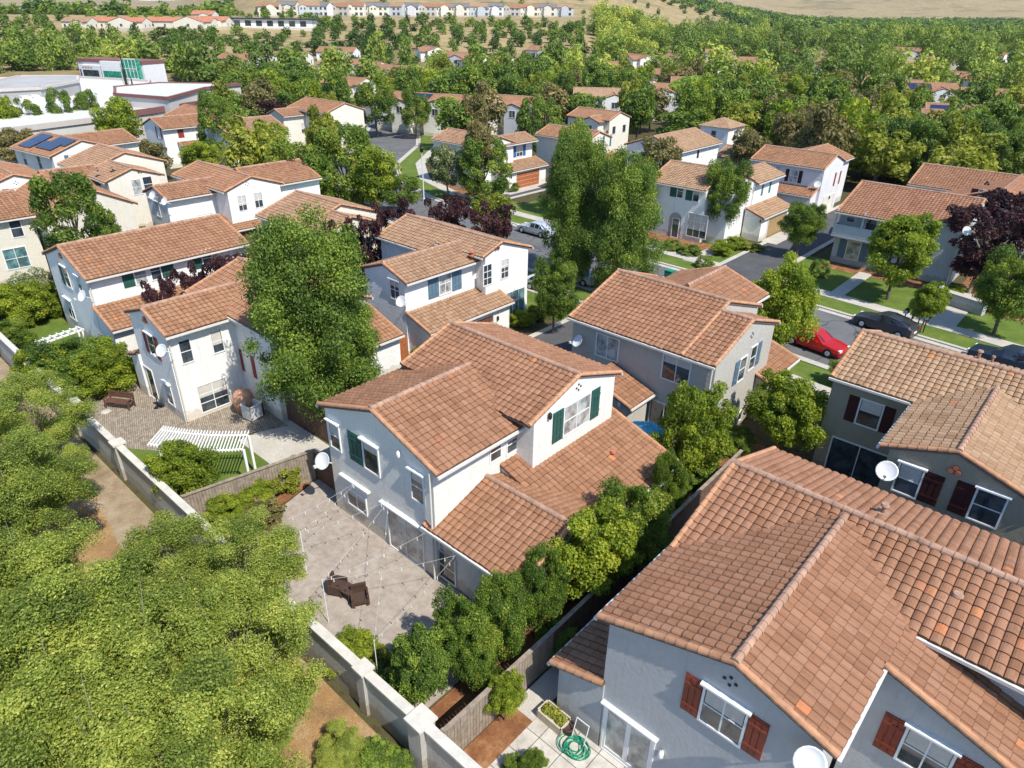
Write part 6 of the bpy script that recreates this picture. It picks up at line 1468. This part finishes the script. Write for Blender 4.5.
# tiled patio: planter, pot, hose and reel
x, y = at(554, 718, .2); e = empty('planter_box', (x, y, .03), R(-2)); tag(e, 'cream planter trough full of lettuce-green seedlings on the tiles', 'planter')
m = MB(); m.b2(-.55, .55, -.3, -.25, 0, .38); m.b2(-.55, .55, .25, .3, 0, .38); m.b2(-.55, -.5, -.3, .3, 0, .38); m.b2(.5, .55, -.3, .3, 0, .38); m.b2(-.5, .5, -.25, .25, 0, .3); m.build('trough', 'w_warm', e)
V, Q, t = leafcloud([(-.3, 0, .3, .22), (0, .05, .3, .24), (.3, 0, .3, .22)], 900, .09); link('seedlings', npmesh('seedlings', V, Q, M_['l_yellow'], tint=t), e)
x, y = at(568, 729, .2); e = empty('plant_pot', (x, y, .03)); tag(e, 'round dark-filled pot next to the cream planter trough', 'pot'); m = MB(); m.lathe((0, 0, 0), [(.15, 0), (.22, .3), (.25, .36), (.2, .36), (.18, .3), (.01, .28)], 14); m.build('pot', 'wicker', e)
M_['hose'] = simple('green_hose', (.01, .24, .13), .4, var=.1); x, y = at(575, 746, .05); m = MB()
for k in range(9):
    cx_, cy_ = random.uniform(-.16, .16), random.uniform(-.12, .12); r_ = random.uniform(.26, .46); a0 = random.random()*6; z_ = .02+.012*k
    m.path([(cx_+r_*math.cos(a0+i*.35), cy_+r_*.85*math.sin(a0+i*.35), z_+.01*math.sin(i)) for i in range(19)], .017, 6)
o = m.build('garden_hose', 'hose'); o.location = (x, y, .03); tag(o, 'green garden hose lying in loose coils on the tiles', 'hose')
x, y = at(583, 732, .3); e = empty('hose_hanger', (x, 12.4, .03)); tag(e, 'pale metal frame leaning at the lean-to wall beside the hose', 'frame')
for a_ in (-.25, .25): m = MB(); m.tube((a_, 0, 0), (a_, .25, .85), .02); m.build('leg', 'dish', e)
m = MB(); m.tube((-.25, .25, .85), (.25, .25, .85), .02); m.build('crossbar', 'dish', e)
# blue parasol in the side yard
x, y = at(645, 431, 2.3); e = empty('parasol', (x, y, 0), R(20)); tag(e, 'sky-blue parasol with ragged white glare, between the two houses', 'parasol')
M_['blue_cloth'] = simple('blue_canvas', (.10, .45, .60), .8, var=.35, scale=2.5); m = MB(); N_ = 8; vs = [(0, 0, 2.65)]+[(1.35*math.cos(i*math.tau/N_), 1.35*math.sin(i*math.tau/N_), 2.15) for i in range(N_)]
m.add(vs+[(p[0], p[1], p[2]-.02) for p in vs], [(0, 1+i, 1+(i+1) % N_) for i in range(N_)]+[(N_+1, N_+2+(i+1) % N_, N_+2+i) for i in range(N_)]); m.build('canopy', 'blue_cloth', e)
m = MB(); m.tube((0, 0, 0), (0, 0, 2.7), .025); m.build('pole', 'frame', e); m = MB(); m.tube((0, 0, .0), (0, 0, .08), .28, .25, 14); m.build('base', 'darkmetal', e)
x, y = at(592, 556, 1); 
x, y = at(110, 30, 0)

# =============== air between the camera and the hills
b = 15000; m = MB(); m.b2(-b, b, -b, b, -2, 520); o = m.build('haze', 'white'); tag(o, kind='stuff')
hm = bpy.data.materials.new('haze'); hm.use_nodes = True; t_ = hm.node_tree; t_.nodes.remove(t_.nodes['Principled BSDF'])
pv = t_.nodes.new('ShaderNodeVolumePrincipled'); pv.inputs['Color'].default_value = (.62, .76, 1, 1); pv.inputs['Density'].default_value = 5e-5; pv.inputs['Anisotropy'].default_value = .2
t_.links.new(pv.outputs[0], t_.nodes['Material Output'].inputs['Volume']); o.data.materials.clear(); o.data.materials.append(hm)
sc.cycles.volume_bounces = 0
